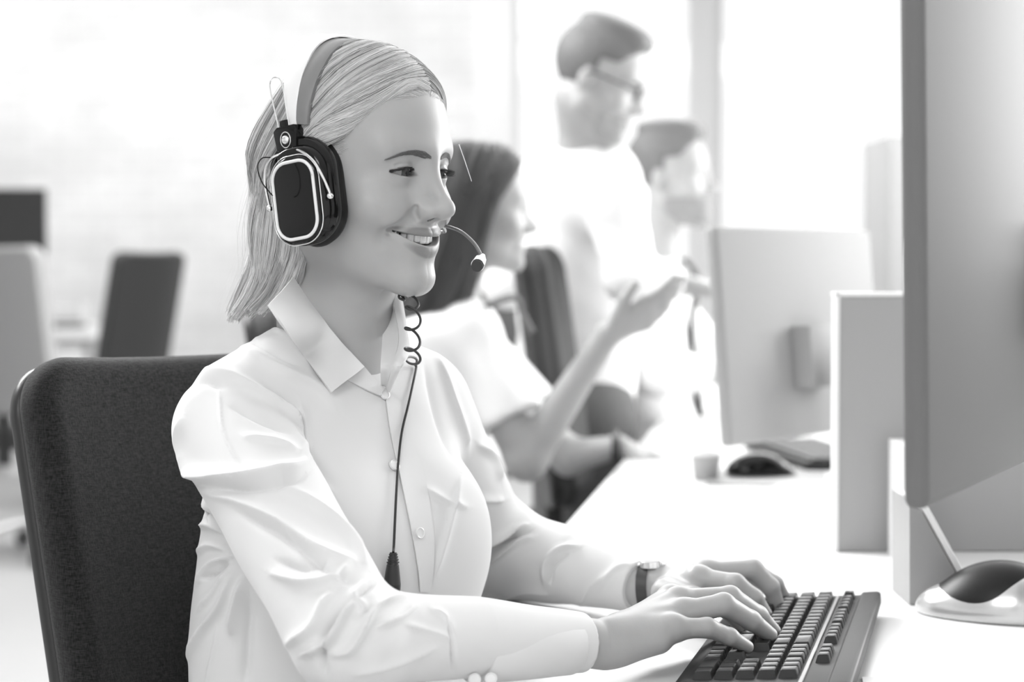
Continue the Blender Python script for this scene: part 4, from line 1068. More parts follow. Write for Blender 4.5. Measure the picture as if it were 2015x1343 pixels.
# local: x along kp (0..KD), y along -ke (0..KW) ; slope up to the rear edge
sl_ = math.radians(4.0)
KM = Matrix(((kp[0], -ke[0], 0, 0), (kp[1], -ke[1], 0, 0), (0, 0, 1, 0), (0, 0, 0, 1)))
KM = Matrix.Translation((kc[0]-kp[0]*KD, kc[1]-kp[1]*KD, .7415)) @ KM @ Matrix.Rotation(-sl_, 4, 'Y')
flip = Matrix(((1, 0, 0, 0), (0, 1, 0, 0), (0, 0, 1, 0), (0, 0, 0, 1)))
kb.matrix_basis = Matrix.Identity(4); kb.location = (kc[0]-kp[0]*KD/2-ke[0]*KW/2, kc[1]-kp[1]*KD/2-ke[1]*KW/2, .74)
def kout(b, name, m): 
    o = b.out(name, m, kb, xf=KM); return o
cs = B(); cs.prism([(0, 0), (0, .006), (.012, .0105), (.137, .0105), (.139, .0135), (KD-.003, .0140), (KD, .012), (KD, 0)], KW, bev=.0015); kout(cs, 'case', M_kb)
tr = B(); tr.box((.1138, KW/2, .0112), (.0035, KW-.02, .0022), None, .0005); kout(tr, 'groove_strip', M_greypl)
for y in (.04, KW-.04): ft = B(); ft.box((KD-.012, y, -.005), (.012, .02, .014), None, .002); kout(ft, 'foot', M_kb)
U = .0196
kproto = {}
def key(x, y, w, h=1.0):
    k_ = (round(w, 2), round(h, 2))
    if k_ not in kproto:
        b = bmesh.new(); W_, H_ = U*w-.0010, (U-.001)*h-.0012
        lo_ = [b.verts.new((sx*H_/2, sy*W_/2, 0)) for sx, sy in ((-1, -1), (1, -1), (1, 1), (-1, 1))]
        t0 = [b.verts.new((sx*(H_/2-.0022)+.0008, sy*(W_/2-.0020), .0078)) for sx, sy in ((-1, -1), (1, -1), (1, 1), (-1, 1))]
        t1 = [b.verts.new((sx*(H_/2-.0035)+.0008, sy*(W_/2-.0034), .0074)) for sx, sy in ((-1, -1), (1, -1), (1, 1), (-1, 1))]
        for i in range(4):
            b.faces.new((lo_[i], lo_[(i+1) % 4], t0[(i+1) % 4], t0[i])); b.faces.new((t0[i], t0[(i+1) % 4], t1[(i+1) % 4], t1[i]))
        b.faces.new(t1); bmesh.ops.bevel(b, geom=[e for e in b.edges], offset=.0006, segments=2, affect='EDGES')
        me = bpy.data.meshes.new('key'); b.to_mesh(me); b.free(); me.transform(KM @ Matrix.Translation((x, y, .0100))); o = link('key', me, M_key, kb); me.set_sharp_from_angle(angle=.7)
        kproto[k_] = (o, x, y)
    else:
        o0, x0_, y0_ = kproto[k_]; o = o0.copy(); C.objects.link(o); o.parent = kb; o.matrix_parent_inverse = o0.matrix_parent_inverse
        dv_ = KM.to_3x3() @ Vector((x-x0_, y-y0_, 0)); o.location = Vector(o0.location)+dv_
    return o
rows = [(.0265, [1.25, 1.25, 1.25, 6.25, 1.25, 1.25, 1.25, 1.25]), (.0451, [2.25]+[1]*10+[2.75]), (.0637, [1.75]+[1]*11+[2.25]), (.0823, [1.5]+[1]*12+[1.5]), (.1009, [1]*13+[2])]
y_off = .0115
for x, ws in rows:
    y = y_off
    for w in ws: key(x, y+U*w/2, w); y += U*w
yn = y_off+U*15+.0045
for x, n_, st_ in ((.0265, 3, 0), (.0451, 1, 1), (.0823, 3, 0), (.1009, 3, 0)):
    for k in range(n_): key(x, yn+U*(k+st_+.5), 1)
yp = yn+U*3+.0045
for x, ws in ((.0265, [2, 1]), (.0451, [1, 1, 1]), (.0637, [1, 1, 1]), (.0823, [1, 1, 1]), (.1009, [1, 1, 1])):
    y = yp
    for w in ws: key(x, y+U*w/2, w); y += U*w
y = y_off
for blk in (1, 4, 4, 4):
    for k in range(blk): key(.1255, y+U*.45, .94, .78); y += U*.94
    y += U*.62 if blk == 1 else U*.42
for k in range(3): key(.1255, yn+U*(k+.5), .94, .78)

# ---------------------------------------------------------------- mice, cup, papers
def mouse(loc_, yaw, label, m1, m2, s=1.0, tall=1.0):
    r_ = empty('computer_mouse', loc_); tag(r_, label, 'mouse')
    f = lambda p: smax(smin(ell(p, (0, 0, .004), (.0335*s, .060*s, .020*s)), ell(p, (0, -.008*s, .012), (.029*s, .046*s, .024*s)), .012), -p[:, 2], .003)
    v, q_ = sculpt(f, (-.05*s, -.08*s, -.01), (.05*s, .08*s, .06*s), .003, 1, 1); M = Matrix.Translation(loc_) @ Matrix.Rotation(yaw, 4, 'Z') @ Matrix.Diagonal((1, 1, tall, 1))
    me = npmesh('body', v, q_); me.transform(M); link('body', me, m1, r_)
    f2 = lambda p: smax(smin(ell(p, (0, .002, .006), (.0325*s, .052*s, .0205*s)), ell(p, (0, -.006*s, .0125), (.0285*s, .044*s, .0248*s)), .012), -(p[:, 2]-.008), .002)
    v, q_ = sculpt(f2, (-.05*s, -.08*s, -.01), (.05*s, .08*s, .06*s), .003, 1, 1)
    me = npmesh('top_shell', v, q_); me.transform(M); link('top_shell', me, m2, r_)
    return r_
M_silver = mat('silver_plastic', .62, .18, metal=.5)
mp_ = P(1950, 1215, 1.92); mouse((P(1905, 1215, 2.10)[0]+.03, 2.10, .7405), math.radians(62), 'silver-edged black mouse on the white desk beside the keyboard', M_silver, M_blackm, 1.45, 1.25)
mp_ = P(1500, 905, 3.32); mouse((P(1498, 905, 3.45)[0], 3.45, .7465), math.radians(-80), 'dark glossy mouse lying before the far grey monitor', M_black, M_black, 1.05)
mpad = B().box((P(1510, 915, 3.42)[0], 3.42, .7425), (.20, .22, .004), RD, .001).out('mouse_pad', M_greypl); tag(mpad, 'thin grey mouse pad under the dark glossy mouse', 'mouse pad')
# second keyboard at the far workstation
def small_keyboard(c, yaw, label):
    r_ = empty('keyboard', c); tag(r_, label, 'keyboard'); M = Matrix.Translation(c) @ Matrix.Rotation(yaw, 4, 'Z')
    B().box((0, 0, .009), (.44, .15, .016), None, .005).out('case', M_kb, r_, xf=M)
    proto = None
    for i in range(5):
        for j in range(14):
            p = M @ Vector((-.20+.0295*j, -.055+.026*i, .019))
            if proto is None: proto = B().box(p, (.026, .022, .006), Matrix.Rotation(yaw, 3, 'Z'), .0015).out('key', M_key, r_); p0 = p
            else: o = proto.copy(); C.objects.link(o); o.parent = r_; o.matrix_parent_inverse = proto.matrix_parent_inverse; o.location = Vector(proto.location)+(p-p0)
    return r_
small_keyboard((P(1600, 870, 3.75)[0], 3.78, .7405), math.radians(98), 'dark keyboard behind the grey divider at the far monitor')
small_keyboard((P(2035, 950, 3.25)[0]+.02, 3.27, .7405), math.radians(110), 'dark keyboard on the opposite side of the desk')
# cup
cp = empty('cup', tuple(P(1389, 946, 3.36)*[1, 1, 0]+[0, 0, .7405])); tag(cp, 'small grey paper cup with a white rim on the far desk', 'cup')
cx, cy = P(1389, 946, 3.41)[0], 3.41
bm = bmesh.new(); pr_ = [(0, 0), (.020, 0), (.026, .042), (.0275, .046), (.0262, .047), (.0245, .043), (.0185, .003), (0, .003)]; rg = []
for r0, z in pr_: rg.append([bm.verts.new((cx+max(r0, 1e-4)*math.cos(a), cy+max(r0, 1e-4)*math.sin(a), .7405+z)) for a in np.arange(28)*2*np.pi/28])
for a_, b_ in zip(rg[:-1], rg[1:]):
    for i in range(28): bm.faces.new((a_[i], a_[(i+1) % 28], b_[(i+1) % 28], b_[i]))
me = bpy.data.meshes.new('body'); bm.to_mesh(me); bm.free(); link('body', me, mat('cup_grey', .42, .5), cp)
v, f = tube_arrays([np.column_stack([cx+.027*np.cos(np.linspace(0, 6.4, 40)), cy+.027*np.sin(np.linspace(0, 6.4, 40)), np.full(40, .7405+.0465)])], .0035, 8); link('rim', npmesh('rim', v, f), M_frame, cp)
sh_ = B().box((.405, 1.700, .7412), (.20, .15, .0012), RD).out('paper_sheet', mat('paper', .88, .7)); tag(sh_, 'white sheet of paper at the near corner of the desk', 'paper')

# ---------------------------------------------------------------- chairs
def weave():
    m = mat('charcoal_weave', .05, .9, spec=.1, sheen=.12); nt = m.node_tree; b = nt.nodes['Principled BSDF']
    t = nt.nodes.new('ShaderNodeTexCoord'); outs = []
    for sc in ((140, 140, 900), (900, 900, 140)):
        mp = nt.nodes.new('ShaderNodeMapping'); mp.inputs['Scale'].default_value = sc; nt.links.new(t.outputs['Object'], mp.inputs[0])
        n = nt.nodes.new('ShaderNodeTexNoise'); n.inputs['Scale'].default_value = 1.0; n.inputs['Detail'].default_value = 3; nt.links.new(mp.outputs[0], n.inputs['Vector']); outs.append(n.outputs['Fac'])
    a = nt.nodes.new('ShaderNodeMath'); a.operation = 'ADD'; nt.links.new(outs[0], a.inputs[0]); nt.links.new(outs[1], a.inputs[1])
    r = nt.nodes.new('ShaderNodeMapRange'); r.inputs['From Min'].default_value = .75; r.inputs['From Max'].default_value = 1.25; r.inputs['To Min'].default_value = .008; r.inputs['To Max'].default_value = .034
    nt.links.new(a.outputs[0], r.inputs[0]); nt.links.new(r.outputs[0], b.inputs['Base Color'])
    bp = nt.nodes.new('ShaderNodeBump'); bp.inputs['Strength'].default_value = .5; bp.inputs['Distance'].default_value = .001; nt.links.new(a.outputs[0], bp.inputs['Height']); nt.links.new(bp.outputs[0], b.inputs['Normal']); return m
M_weave = weave(); M_chair_pl = mat('chair_black_plastic', .02, .4)
def cushion(w, h, t, corner, curve, m, name, parent, M, taper=0.0):
    """rounded slab, front towards +Y, foot at z=0"""
    def f(p):
        x, y, z = p[:, 0], p[:, 1], p[:, 2]-h/2
        y = y-curve*(x/(w/2))**2
        ww = w/2*(1-taper*np.clip(z/(h/2), 0, 1)) if taper else w/2
        qx = np.abs(x)-(ww-corner); qz = np.abs(z)-(h/2-corner)
        d2 = np.hypot(np.maximum(qx, 0), np.maximum(qz, 0))+np.minimum(np.maximum(qx, qz), 0)-corner
        e = t*.42; a = d2+e; b = np.abs(y)-t/2+e
        return np.hypot(np.maximum(a, 0), np.maximum(b, 0))+np.minimum(np.maximum(a, b), 0)-e
    v, q_ = sculpt(f, (-w/2-.03, -t-.03, -.03), (w/2+.03, t+curve+.03, h+.03), .010, 1, 1)
    me = npmesh(name, v, q_); me.transform(M); return link(name, me, m, parent)
def task_chair(name, label, c, yaw, back_z0, back_h, back_w, recline, m, group=None, seat_z=.46, back_off=-.22, thick=.055, star=M_chair_pl, arm=False, corner=.06, taper=0.0, seat_m=None, shell_m=None):
    """yaw: direction the sitter faces is +Y rotated by yaw"""
    r_ = empty(name, (c[0], c[1], 0)); tag(r_, label, 'chair', group); M = Matrix.Translation((c[0], c[1], 0)) @ Matrix.Rotation(yaw, 4, 'Z')
    Mb = M @ Matrix.Translation((0, back_off, back_z0)) @ Matrix.Rotation(math.radians(recline), 4, 'X')
    cushion(back_w, back_h, thick, corner, .035, m, 'backrest', r_, Mb, taper)
    cushion(back_w-.004, back_h-.004, .022, corner, .035, shell_m or M_chair_pl, 'back_shell', r_, Mb @ Matrix.Translation((0, -thick*.5, .002)), taper)
    Ms = M @ Matrix.Translation((0, .22, seat_z)) @ Matrix.Rotation(math.radians(90), 4, 'X')
    cushion(.48, .46, .07, .09, .0, seat_m or m, 'seat', r_, Ms)
    B().box((0, back_off-.02, (seat_z+back_z0)/2), (.06, .03, abs(back_z0-seat_z)+.18), None, .005).out('back_support', M_chair_pl, r_, xf=M)
    B().cyl((0, 0, .10), (0, 0, seat_z-.03), .028).out('column', M_chair_pl, r_, xf=M)
    for k in range(5):
        a = math.radians(72*k+18); cx_, sx_ = math.cos(a), math.sin(a)
        lg = B(); lg.tube(catmull([(0, 0, .135), (.12*cx_, .12*sx_, .13), (.24*cx_, .24*sx_, .095), (.29*cx_, .29*sx_, .065)], 12), .017); o = lg.out('leg', star, r_, xf=M)
        cs_ = B(); cs_.cyl((.295*cx_-.02*sx_, .295*sx_+.02*cx_, .031), (.295*cx_+.02*sx_, .295*sx_-.02*cx_, .031), .03); cs_.out('caster', M_chair_pl, o, xf=M)
    if arm:
        for s in (1, -1):
            ab = B(); ab.box((s*.27, .0, seat_z+.21), (.065, .27, .03), None, .012); o = ab.out('armrest', M_chair_pl, r_, xf=M)
            ap = B(); ap.box((s*.27, .0, seat_z+.09), (.035, .05, .23), None, .006); ap.out('armrest_post', M_chair_pl, o, xf=M)
    return r_
chc = np.array([-.150, 1.945, 0])-Ft*.03
ch = task_chair('office_chair', 'charcoal woven office chair the blonde woman sits on', chc, math.atan2(-Ft[0], Ft[1]), .56, .47, .475, 14, M_weave, seat_z=.455, back_off=-.115, thick=.06, corner=.055)
M_lg = mat('chair_pale_fabric', .34, .8); M_dg = mat('chair_grey_mesh', .07, .8); M_mg = mat('chair_dark_fabric', .05, .8)
M_chrome2 = mat('polished_base', .8, .2, metal=1)
task_chair('office_chair', 'pale grey high-backed office chair at the left edge before the far desk', (P(0, 510, 7.4)[0]+.17, 7.5, 0), math.radians(-35), .55, .62, .50, 8, M_lg, seat_z=.45, seat_m=M_dg, shell_m=M_lg, star=M_chrome2, corner=.05)
task_chair('office_chair', 'dark grey curved office chair turned sideways at the far white desk', (P(292, 510, 8.9)[0]-.24, 8.9, 0), math.radians(62), .60, .56, .46, 12, M_dg, seat_z=.46, corner=.05)

# far desk with its screen, keyboard and tray
fd = empty('far_desk', (P(120, 640, 10.6)[0], 10.6, 0)); tag(fd, 'white desk against the painted brick wall behind the office chairs', 'desk')
xl = P(-60, 640, 10.4)[0]; xr = P(222, 640, 10.4)[0]; xm = (xl+xr)/2
B().box((xm, 11.0, .725), (xr-xl, 1.7, .03), None, .004).out('desktop', M_desk, fd)
B().box((xm+.05, 10.5, .35), (.40, .55, .70), None, .004).out('pedestal', M_frame, fd)
B().box((xr-.12, 10.3, .36), (.05, .05, .70)).out('leg', M_leg, fd); B().box((xr-.12, 11.7, .36), (.05, .05, .70)).out('leg', M_leg, fd); B().box((xl+.12, 10.3, .36), (.05, .05, .70)).out('leg', M_leg, fd); B().box((xl+.12, 11.7, .36), (.05, .05, .70)).out('leg', M_leg, fd)
fm = empty('monitor', (P(20, 510, 11.2)[0], 11.2, .74)); tag(fm, 'dark flat monitor on the far desk at the left edge', 'monitor')
a = P(-90, 372, 11.2); b = P(92, 502, 11.2)
B().box(((a[0]+b[0])/2, 11.2, (a[2]+b[2])/2), (b[0]-a[0], .03, a[2]-b[2]), None, .006).out('housing', M_chair_pl, fm)
B().box(((a[0]+b[0])/2, 11.183, (a[2]+b[2])/2), (b[0]-a[0]-.03, .004, a[2]-b[2]-.03)).out('screen', mat('grey_screen', .07, .8, spec=.1), fm)
B().box(((a[0]+b[0])/2, 11.23, (.74+b[2]+.1)/2), (.06, .02, b[2]+.1-.74)).out('neck', M_chair_pl, fm); B().cyl(((a[0]+b[0])/2, 11.23, .7402), ((a[0]+b[0])/2, 11.23, .755), .12).out('base', M_chair_pl, fm)
k_ = P(115, 612, 11.3); kk_ = B().box((k_[0], 10.95, .752), (.44, .16, .022), None, .005).out('keyboard', mat('far_keyboard_plastic', .10, .5)); tag(kk_, 'dark keyboard lying on the far white desk', 'keyboard')
tr_ = empty('paper_tray', (P(110, 590, 11.6)[0], 11.62, .74)); tag(tr_, 'pale letter tray standing at the back of the far desk', 'tray')
for k in range(2): B().box((P(110, 590, 11.6)[0], 11.62, .765+.07*k), (.34, .25, .008)).out('shelf', M_greypl if k == 0 else M_frame, tr_)
for s in (1, -1): B().box((P(110, 590, 11.6)[0]+.168*s, 11.62, .80), (.006, .25, .12)).out('side', M_frame, tr_)
# ---------------------------------------------------------------- the three colleagues behind (out of focus)
def frame(az, tilt=0.0, roll=0.0):
    a = math.radians(az); t = math.radians(tilt); r = math.radians(roll)
    F = np.array([math.sin(a), -math.cos(a), 0]); R = np.array([-math.cos(a), -math.sin(a), 0]); U = np.array([0, 0, 1.])
    F2_ = F*math.cos(t)-U*math.sin(t); U2_ = U*math.cos(t)+F*math.sin(t)
    R_ = R*math.cos(r)+U2_*math.sin(r); U3 = U2_*math.cos(r)-R*math.sin(r); return np.stack([R_, F2_, U3])
def head_at(eye, hb, s): return lambda w: head_sdf(((w-(eye-.083*s*hb[1]))@hb.T)/s)*s
def hand_pts(w0, d, up, side, s=1.0, curl=.25):
    """five fingers from the wrist: d forward, up = back of the hand, side = towards the thumb"""
    d, up, side = nrm(d), nrm(up), nrm(side); out_ = []
    for k, (o, l, L) in enumerate(((.028, .085, .070), (.010, .090, .078), (-.008, .087, .073), (-.026, .080, .058))):
        m = w0+d*l*s+side*o*s; c = curl*(1+.15*k)
        p1_ = m+(d*math.cos(c*.5)-up*math.sin(c*.5))*L*.45*s; p2x = p1_+(d*math.cos(c*1.4)-up*math.sin(c*1.4))*L*.32*s; p3 = p2x+(d*math.cos(c*2.2)-up*math.sin(c*2.2))*L*.26*s
        out_.append([m, p1_, p2x, p3])
    t0 = w0+d*.025*s+side*.022*s; t1_ = t0+(d*.6+side*.7-up*.25)*.040*s; t2_ = t1_+(d*.85+side*.35-up*.3)*.032*s
    return out_, [t0, t1_, t2_]
def hand_field(w, w0, d, up, side, s=1.0, curl=.25, rw=.021):
    f, th = hand_pts(w0, d, up, side, s, curl); o = None
    for g in f:
        a = cap(w, w0, g[0], rw*.85*s, .0125*s); b = chain(w, g, [.0100*s, .0090*s, .0082*s, .0065*s], .003); c = smin(a, b, .006)
        o = c if o is None else smin(o, c, .009)
    return smin(o, chain(w, th, [.0145*s, .0110*s, .0085*s], .004), .008)
def build(name, f, pts, m_, parent, h=.008, sub=0, marg=.10):
    lo_, hi_ = bounds(pts, marg); v, q_ = sculpt(f, lo_, hi_, h, sub, 1)
    return link(name, npmesh(name, v, q_), m_, parent)
M_skin2 = mat('skin_warm_grey', .38, .5, sss=.15); M_skin3 = mat('skin_pale', .42, .5, sss=.15)
M_wshirt = mat('white_shirt_soft', .90, .8); M_dhair = mat('dark_brown_hair', .09, .5, vcol=True); M_ghair = mat('brown_hair', .15, .6); M_beard = mat('beard_hair', .27, .8)
M_trous = mat('grey_trousers', .10, .85); M_jeans = mat('pale_jeans', .40, .85); M_tie = mat('dark_tie', .055, .7)

# --- seated woman with long dark hair, arm raised
hb = frame(98, 3); eye = P(1024, 414, 3.70); s_h = 1.0; hd = head_at(eye, hb, s_h); O = eye-.083*hb[1]
nk1 = O+hb[1]*-.018+hb[2]*-.05; nk2 = O+hb[1]*-.045+hb[2]*-.19
tb = frame(82); to = np.array([nk2[0]-.02, nk2[1]+.02, 0.0]); sh_z = nk2[2]-.035
def tw(l): return np.asarray(l, float)@tb+to
Sr = P(915, 660, 3.58); El = P(1035, 905, 3.52); Wr = P(1195, 660, 3.50)
Sl = tw([-.15, 0, sh_z]); El2 = P(1120, 900, 3.85); Wl = P(1215, 880, 3.80)
dirh = nrm(P(1345, 575, 3.48)-Wr)
def bw_body(w):
    d = smin(hd(w), cap(w, nk1, nk2, .050, .052), .02)
    d = smin(d, cap(w, nk2, tw([0, 0, sh_z-.12]), .055, .08), .03)
    a = chain(w, [Sr, El, Wr], [.040, .036, .022], .02); b = chain(w, [Sl, El2, Wl], [.040, .034, .022], .02)
    d = smin(d, smin(a, b, .01), .03)
    d = smin(d, hand_field(w, Wr, dirh, nrm([.1, -.6, -.7]), nrm([-.2, -.6, .6]), .95, .22), .01)
    return smin(d, hand_field(w, Wl, nrm([.8, -.1, -.25]), nrm([0, 0, 1]), nrm([.1, -1, 0]), .95, .35), .01)
pts = [O+[0, 0, .12], nk2, Sr, El, Wr, Wr+dirh*.15, Sl, El2, Wl, Wl+[.12, 0, -.05], tw([0, 0, sh_z-.2])]
bw = build('person', bw_body, pts, M_skin2, None, .0065)
tag(bw, 'seated dark-haired woman in a white blouse holding out one open hand', 'person')
def bw_blouse(w):
    q = (w-to)@tb.T
    d = ell(q, (0, 0, sh_z-.17), (.170, .115, .22)); d = smin(d, ell(q, (0, .02, sh_z-.42), (.165, .13, .20)), .08)
    d = smin(d, cap(q, (-.14, -.01, sh_z-.035), (.14, -.01, sh_z-.035), .055), .05)
    m = Sr*.3+El*.7; ax = nrm(El-Sr); a = smax(chain(w, [tw([.14, 0, sh_z-.04]), Sr, m], [.055, .062, .066], .02), (w-m)@ax, .004)
    m2 = Sl*.35+El2*.65; ax2 = nrm(El2-Sl); b = smax(chain(w, [Sl, m2], [.058, .064]), (w-m2)@ax2, .004)
    d = smin(smin(d, a, .03), b, .03)
    return smax(d, -ell(q, (0, .02, sh_z+.06), (.065, .07, .07)), .01)+.002*np.sin(w[:, 0]*60+w[:, 2]*38)*np.sin(w[:, 2]*45-w[:, 1]*30)
build('blouse', bw_blouse, [tw([.2, .15, sh_z]), tw([-.2, -.15, sh_z-.62]), Sr, El, Sl, tw([0, 0, sh_z+.03])], M_wshirt, bw, .008)
def bw_hair_f(p):
    d = ell(p, (0, -.004, .026), (.084, .102, .088)); d = smax(d, p@np.array([0, .8, -.6])-.020, .012)
    d = smin(d, chain(p, [(.045, -.03, .0), (.055, -.045, -.10), (.062, -.07, -.20), (.06, -.10, -.27)], [.050, .052, .046, .020], .03), .03)
    d = smin(d, chain(p, [(.0, -.06, .0), (.0, -.085, -.12), (.0, -.11, -.22)], [.055, .05, .03], .03), .03)
    return smin(d, chain(p, [(-.05, -.03, .0), (-.06, -.03, -.10), (-.07, -.02, -.20)], [.045, .035, .014], .03), .03)
bh = build('hair', lambda w: bw_hair_f((w-O)@hb.T), [O+[.13, .12, .13], O+[-.20, -.12, -.30]], mat('dark_hair_mass', .06, .6), bw, .007, 0, .03)
def strand_set(gs, n, jit, hbx, Ox, par, m_, s=1.0, r=.0011, base=.9, name='hair_strands'):
    g = np.stack([catmull(x, 16) for x in gs]); u = rng.random(n)*(len(gs)-1); i = np.minimum(u.astype(int), len(gs)-2); t = (u-i)[:, None, None]
    L = g[i]*(1-t)+g[i+1]*t+rng.normal(size=(n, 1, 3))*jit+rng.normal(size=(n, 1, 3))*jit*2*np.linspace(0, 1, 16)[None, :, None]
    ci = (u*9).astype(int); tone = np.clip(base+.45*np.sin(ci*2.9)+.15*rng.normal(size=n), .3, 2.6)
    W_ = (L.reshape(-1, 3)*s)@hbx+Ox; return strands(name, W_.reshape(L.shape), r, r*.6, m_, par, 3, tone)
strand_set([[(.0, .076, .088), (.05, .060, .068), (.088, .025, .02), (.098, .0, -.06), (.112, -.02, -.14), (.112, -.04, -.21), (.090, -.06, -.27)],
            [(.0, .04, .114), (.055, .03, .090), (.092, .0, .03), (.106, -.02, -.06), (.118, -.05, -.16), (.112, -.09, -.24), (.085, -.12, -.29)],
            [(.0, -.02, .116), (.05, -.04, .098), (.086, -.05, .04), (.10, -.07, -.06), (.104, -.10, -.16), (.09, -.13, -.24), (.06, -.16, -.30)],
            [(.0, -.07, .102), (.04, -.09, .082), (.062, -.105, .02), (.065, -.12, -.08), (.06, -.14, -.18), (.05, -.16, -.24), (.03, -.17, -.29)]],
           2600, .004, hb, O, bh, M_dhair, base=1.3)
jl = B(); jl.tube(catmull([O+hb@np.array([0, 0, 0])+[-.02, -.06, -.20], P(1008, 585, 3.50), P(1028, 620, 3.50), P(1048, 655, 3.50)], 14), .006); jl.out('hair_lock', M_ghair, bh)
Hp = tw([.08, .0, .50]); Hp2 = tw([-.08, .0, .50]); Kn = Hp+tb[1]*.40+[0, 0, .02]; Kn2 = Hp2+tb[1]*.40+[0, 0, .02]
build('jeans', lambda w: smin(smin(chain(w, [Hp, Kn, Kn+[0.03, 0, -.42]], [.085, .062, .05], .02), chain(w, [Hp2, Kn2, Kn2+[.03, 0, -.42]], [.085, .062, .05], .02), .03), cap(w, Hp, Hp2, .11), .05),
      [Hp, Hp2, Kn, Kn2, Kn+[0, 0, -.45]], M_jeans, bw, .012, 0, .12)
for K in (Kn, Kn2):
    sh = B(); sh.sph(K+[.06, 0, -.455], .05, (1.9, .8, .7)); sh.out('shoe', M_blackm, bw)
wb = B(); c_ = Wl-[.005, 0, 0]; 
for k in range(1): wb.tube([c_+np.array([0, .027*math.cos(a), .027*math.sin(a)]) for a in np.linspace(0, 6.4, 30)], .0085, 6)
o = wb.out('wristwatch', M_chair_pl); tag(o, "dark-strapped watch on the dark-haired woman's lowered wrist", 'watch')
task_chair('office_chair', 'office chair with black armrests the dark-haired woman sits on', (to[0]-.03, to[1]-.02, 0), math.atan2(-tb[1][0], tb[1][1]), .56, .48, .46, 10, M_mg, seat_z=.43, back_off=-.19, arm=True)

# --- standing man with glasses leaning forward
hb2 = frame(80, 22); eye2 = P(1249, 183, 4.24); s2 = 1.05; hd2 = head_at(eye2, hb2, s2); O2 = eye2-.083*s2*hb2[1]
n1 = O2+(hb2[1]*-.02+hb2[2]*-.05); n2 = P(1160, 318, 4.34)
SA = P(1210, 392, 4.22); SB = P(1070, 365, 4.50); EA = P(1240, 545, 4.20); WA = P(1340, 560, 4.22); EB = P(1000, 560, 4.60); WB = P(1085, 500, 4.45)
hipc = P(1130, 790, 4.55)
def sm_body(w):
    d = smin(hd2(w), cap(w, n1, n2, .056, .060), .02); d = smin(d, cap(w, n2, n2*.7+hipc*.3, .07, .10), .04)
    a = chain(w, [SA, EA, WA], [.045, .038, .026], .02); b = chain(w, [SB, EB, WB], [.045, .038, .026], .02)
    d = smin(d, smin(a, b, .01), .03); d = smin(d, hand_field(w, WA, nrm([.9, -.1, -.15]), nrm([0, 0, 1]), nrm([0, 1, .2]), 1.05, .3), .01)
    return smin(d, hand_field(w, WB, nrm([.8, -.2, -.3]), nrm([0, 0, 1]), nrm([0, -1, 0]), 1.05, .5), .01)
sm = build('person', sm_body, [O2+[0, 0, .12], n2, SA, SB, EA, WA, WA+[.15, 0, 0], EB, WB, WB+[.12, 0, 0], hipc], M_skin3, None, .0075)
tag(sm, 'standing man in glasses and a white shirt leaning over his colleagues', 'person')
def sm_shirt(w):
    d = chain(w, [n2-[0, 0, .06], n2*.5+hipc*.5, hipc], [.115, .135, .140], .05)
    d = smin(d, cap(w, SA, SB, .064), .05); d = smin(d, cap(w, n2-[0, 0, .01], n2-[0, 0, .05], .068, .08), .04)
    a = chain(w, [SA, EA, EA*.25+WA*.75], [.060, .054, .042], .02); b = chain(w, [SB, EB, EB*.25+WB*.75], [.062, .056, .043], .02)
    d = smin(d, smin(a, b, .01), .03)
    return smax(d, -ell(w, n2+[.02, -.02, .055], (.066, .066, .06)), .01)+.0025*np.sin(w[:, 0]*45+w[:, 2]*30)*np.sin(w[:, 2]*38-w[:, 1]*25)
ss = build('shirt', sm_shirt, [n2+[.1, .1, .05], SA, SB, EA, WA, EB, WB, hipc-[.1, .1, .1]], M_wshirt, sm, .009, 0, .12)
cf = [n2+np.array([.075*math.cos(a), .068*math.sin(a), .012+.012*math.sin(a)]) for a in np.linspace(-.9, 5.0, 24)]
cl_ = B(); cl_.tube(cf, .016, 8); cl_.out('collar', M_wshirt, ss)
hl = hipc-[0, 0, .08]
build('trousers', lambda w: smin(smin(chain(w, [hl+[0, -.09, 0], [hl[0]-.02, hl[1]-.12, .48], [hl[0]-.05, hl[1]-.14, .08]], [.10, .075, .06], .02), chain(w, [hl+[0, .09, 0], [hl[0]+.02, hl[1]+.12, .48], [hl[0], hl[1]+.14, .08]], [.10, .075, .06], .02), .03), cap(w, hl+[0, -.06, .05], hl+[0, .06, .05], .14), .05),
      [hl+[0, .2, .15], [hl[0], hl[1]-.2, 0]], M_trous, sm, .014, 0, .14)
for sy in (-.14, .14): sh = B(); sh.sph((hl[0]+.03, hl[1]+sy, .045), .05, (2.4, .9, .85)); sh.out('shoe', M_blackm, sm)
def short_hair(p, front=.055, ty=.0):
    d = ell(p, (0, -.004, .036), (.0795, .097, .088)); d = smin(d, ell(p, (0, .048, .088+ty), (.050, .042, .024)), .02); d = smin(d, ell(p, (0, .0, .108+ty), (.058, .075, .020)), .02)
    d = smax(d, p@np.array([0, .80, -.60])-front*.1-.004, .008); d = smax(d, -(p[:, 2]+.035), .006); return smax(d, np.minimum(p[:, 1]-.004, .040-p[:, 2]), .006)
build('hair', lambda w: short_hair(((w-O2)@hb2.T)/s2)*s2, [O2-[.13, .13, .08], O2+[.15, .13, .16]], M_ghair, sm, .006, 0, .02)
gl = B(); L2w = lambda p: ((np.asarray(p)*s2)@hb2+O2)
for s in (1, -1):
    gl.tube([L2w((s*.033+.022*math.cos(a), .098-.004*abs(math.cos(a)), -.004+.016*math.sin(a))) for a in np.linspace(0, 2*np.pi, 25)], .0017, 6)
    gl.tube([L2w(p) for p in ((s*.056, .095, .002), (s*.070, .07, .004), (s*.079, .0, .006), (s*.078, -.015, -.004))], .0020, 6)
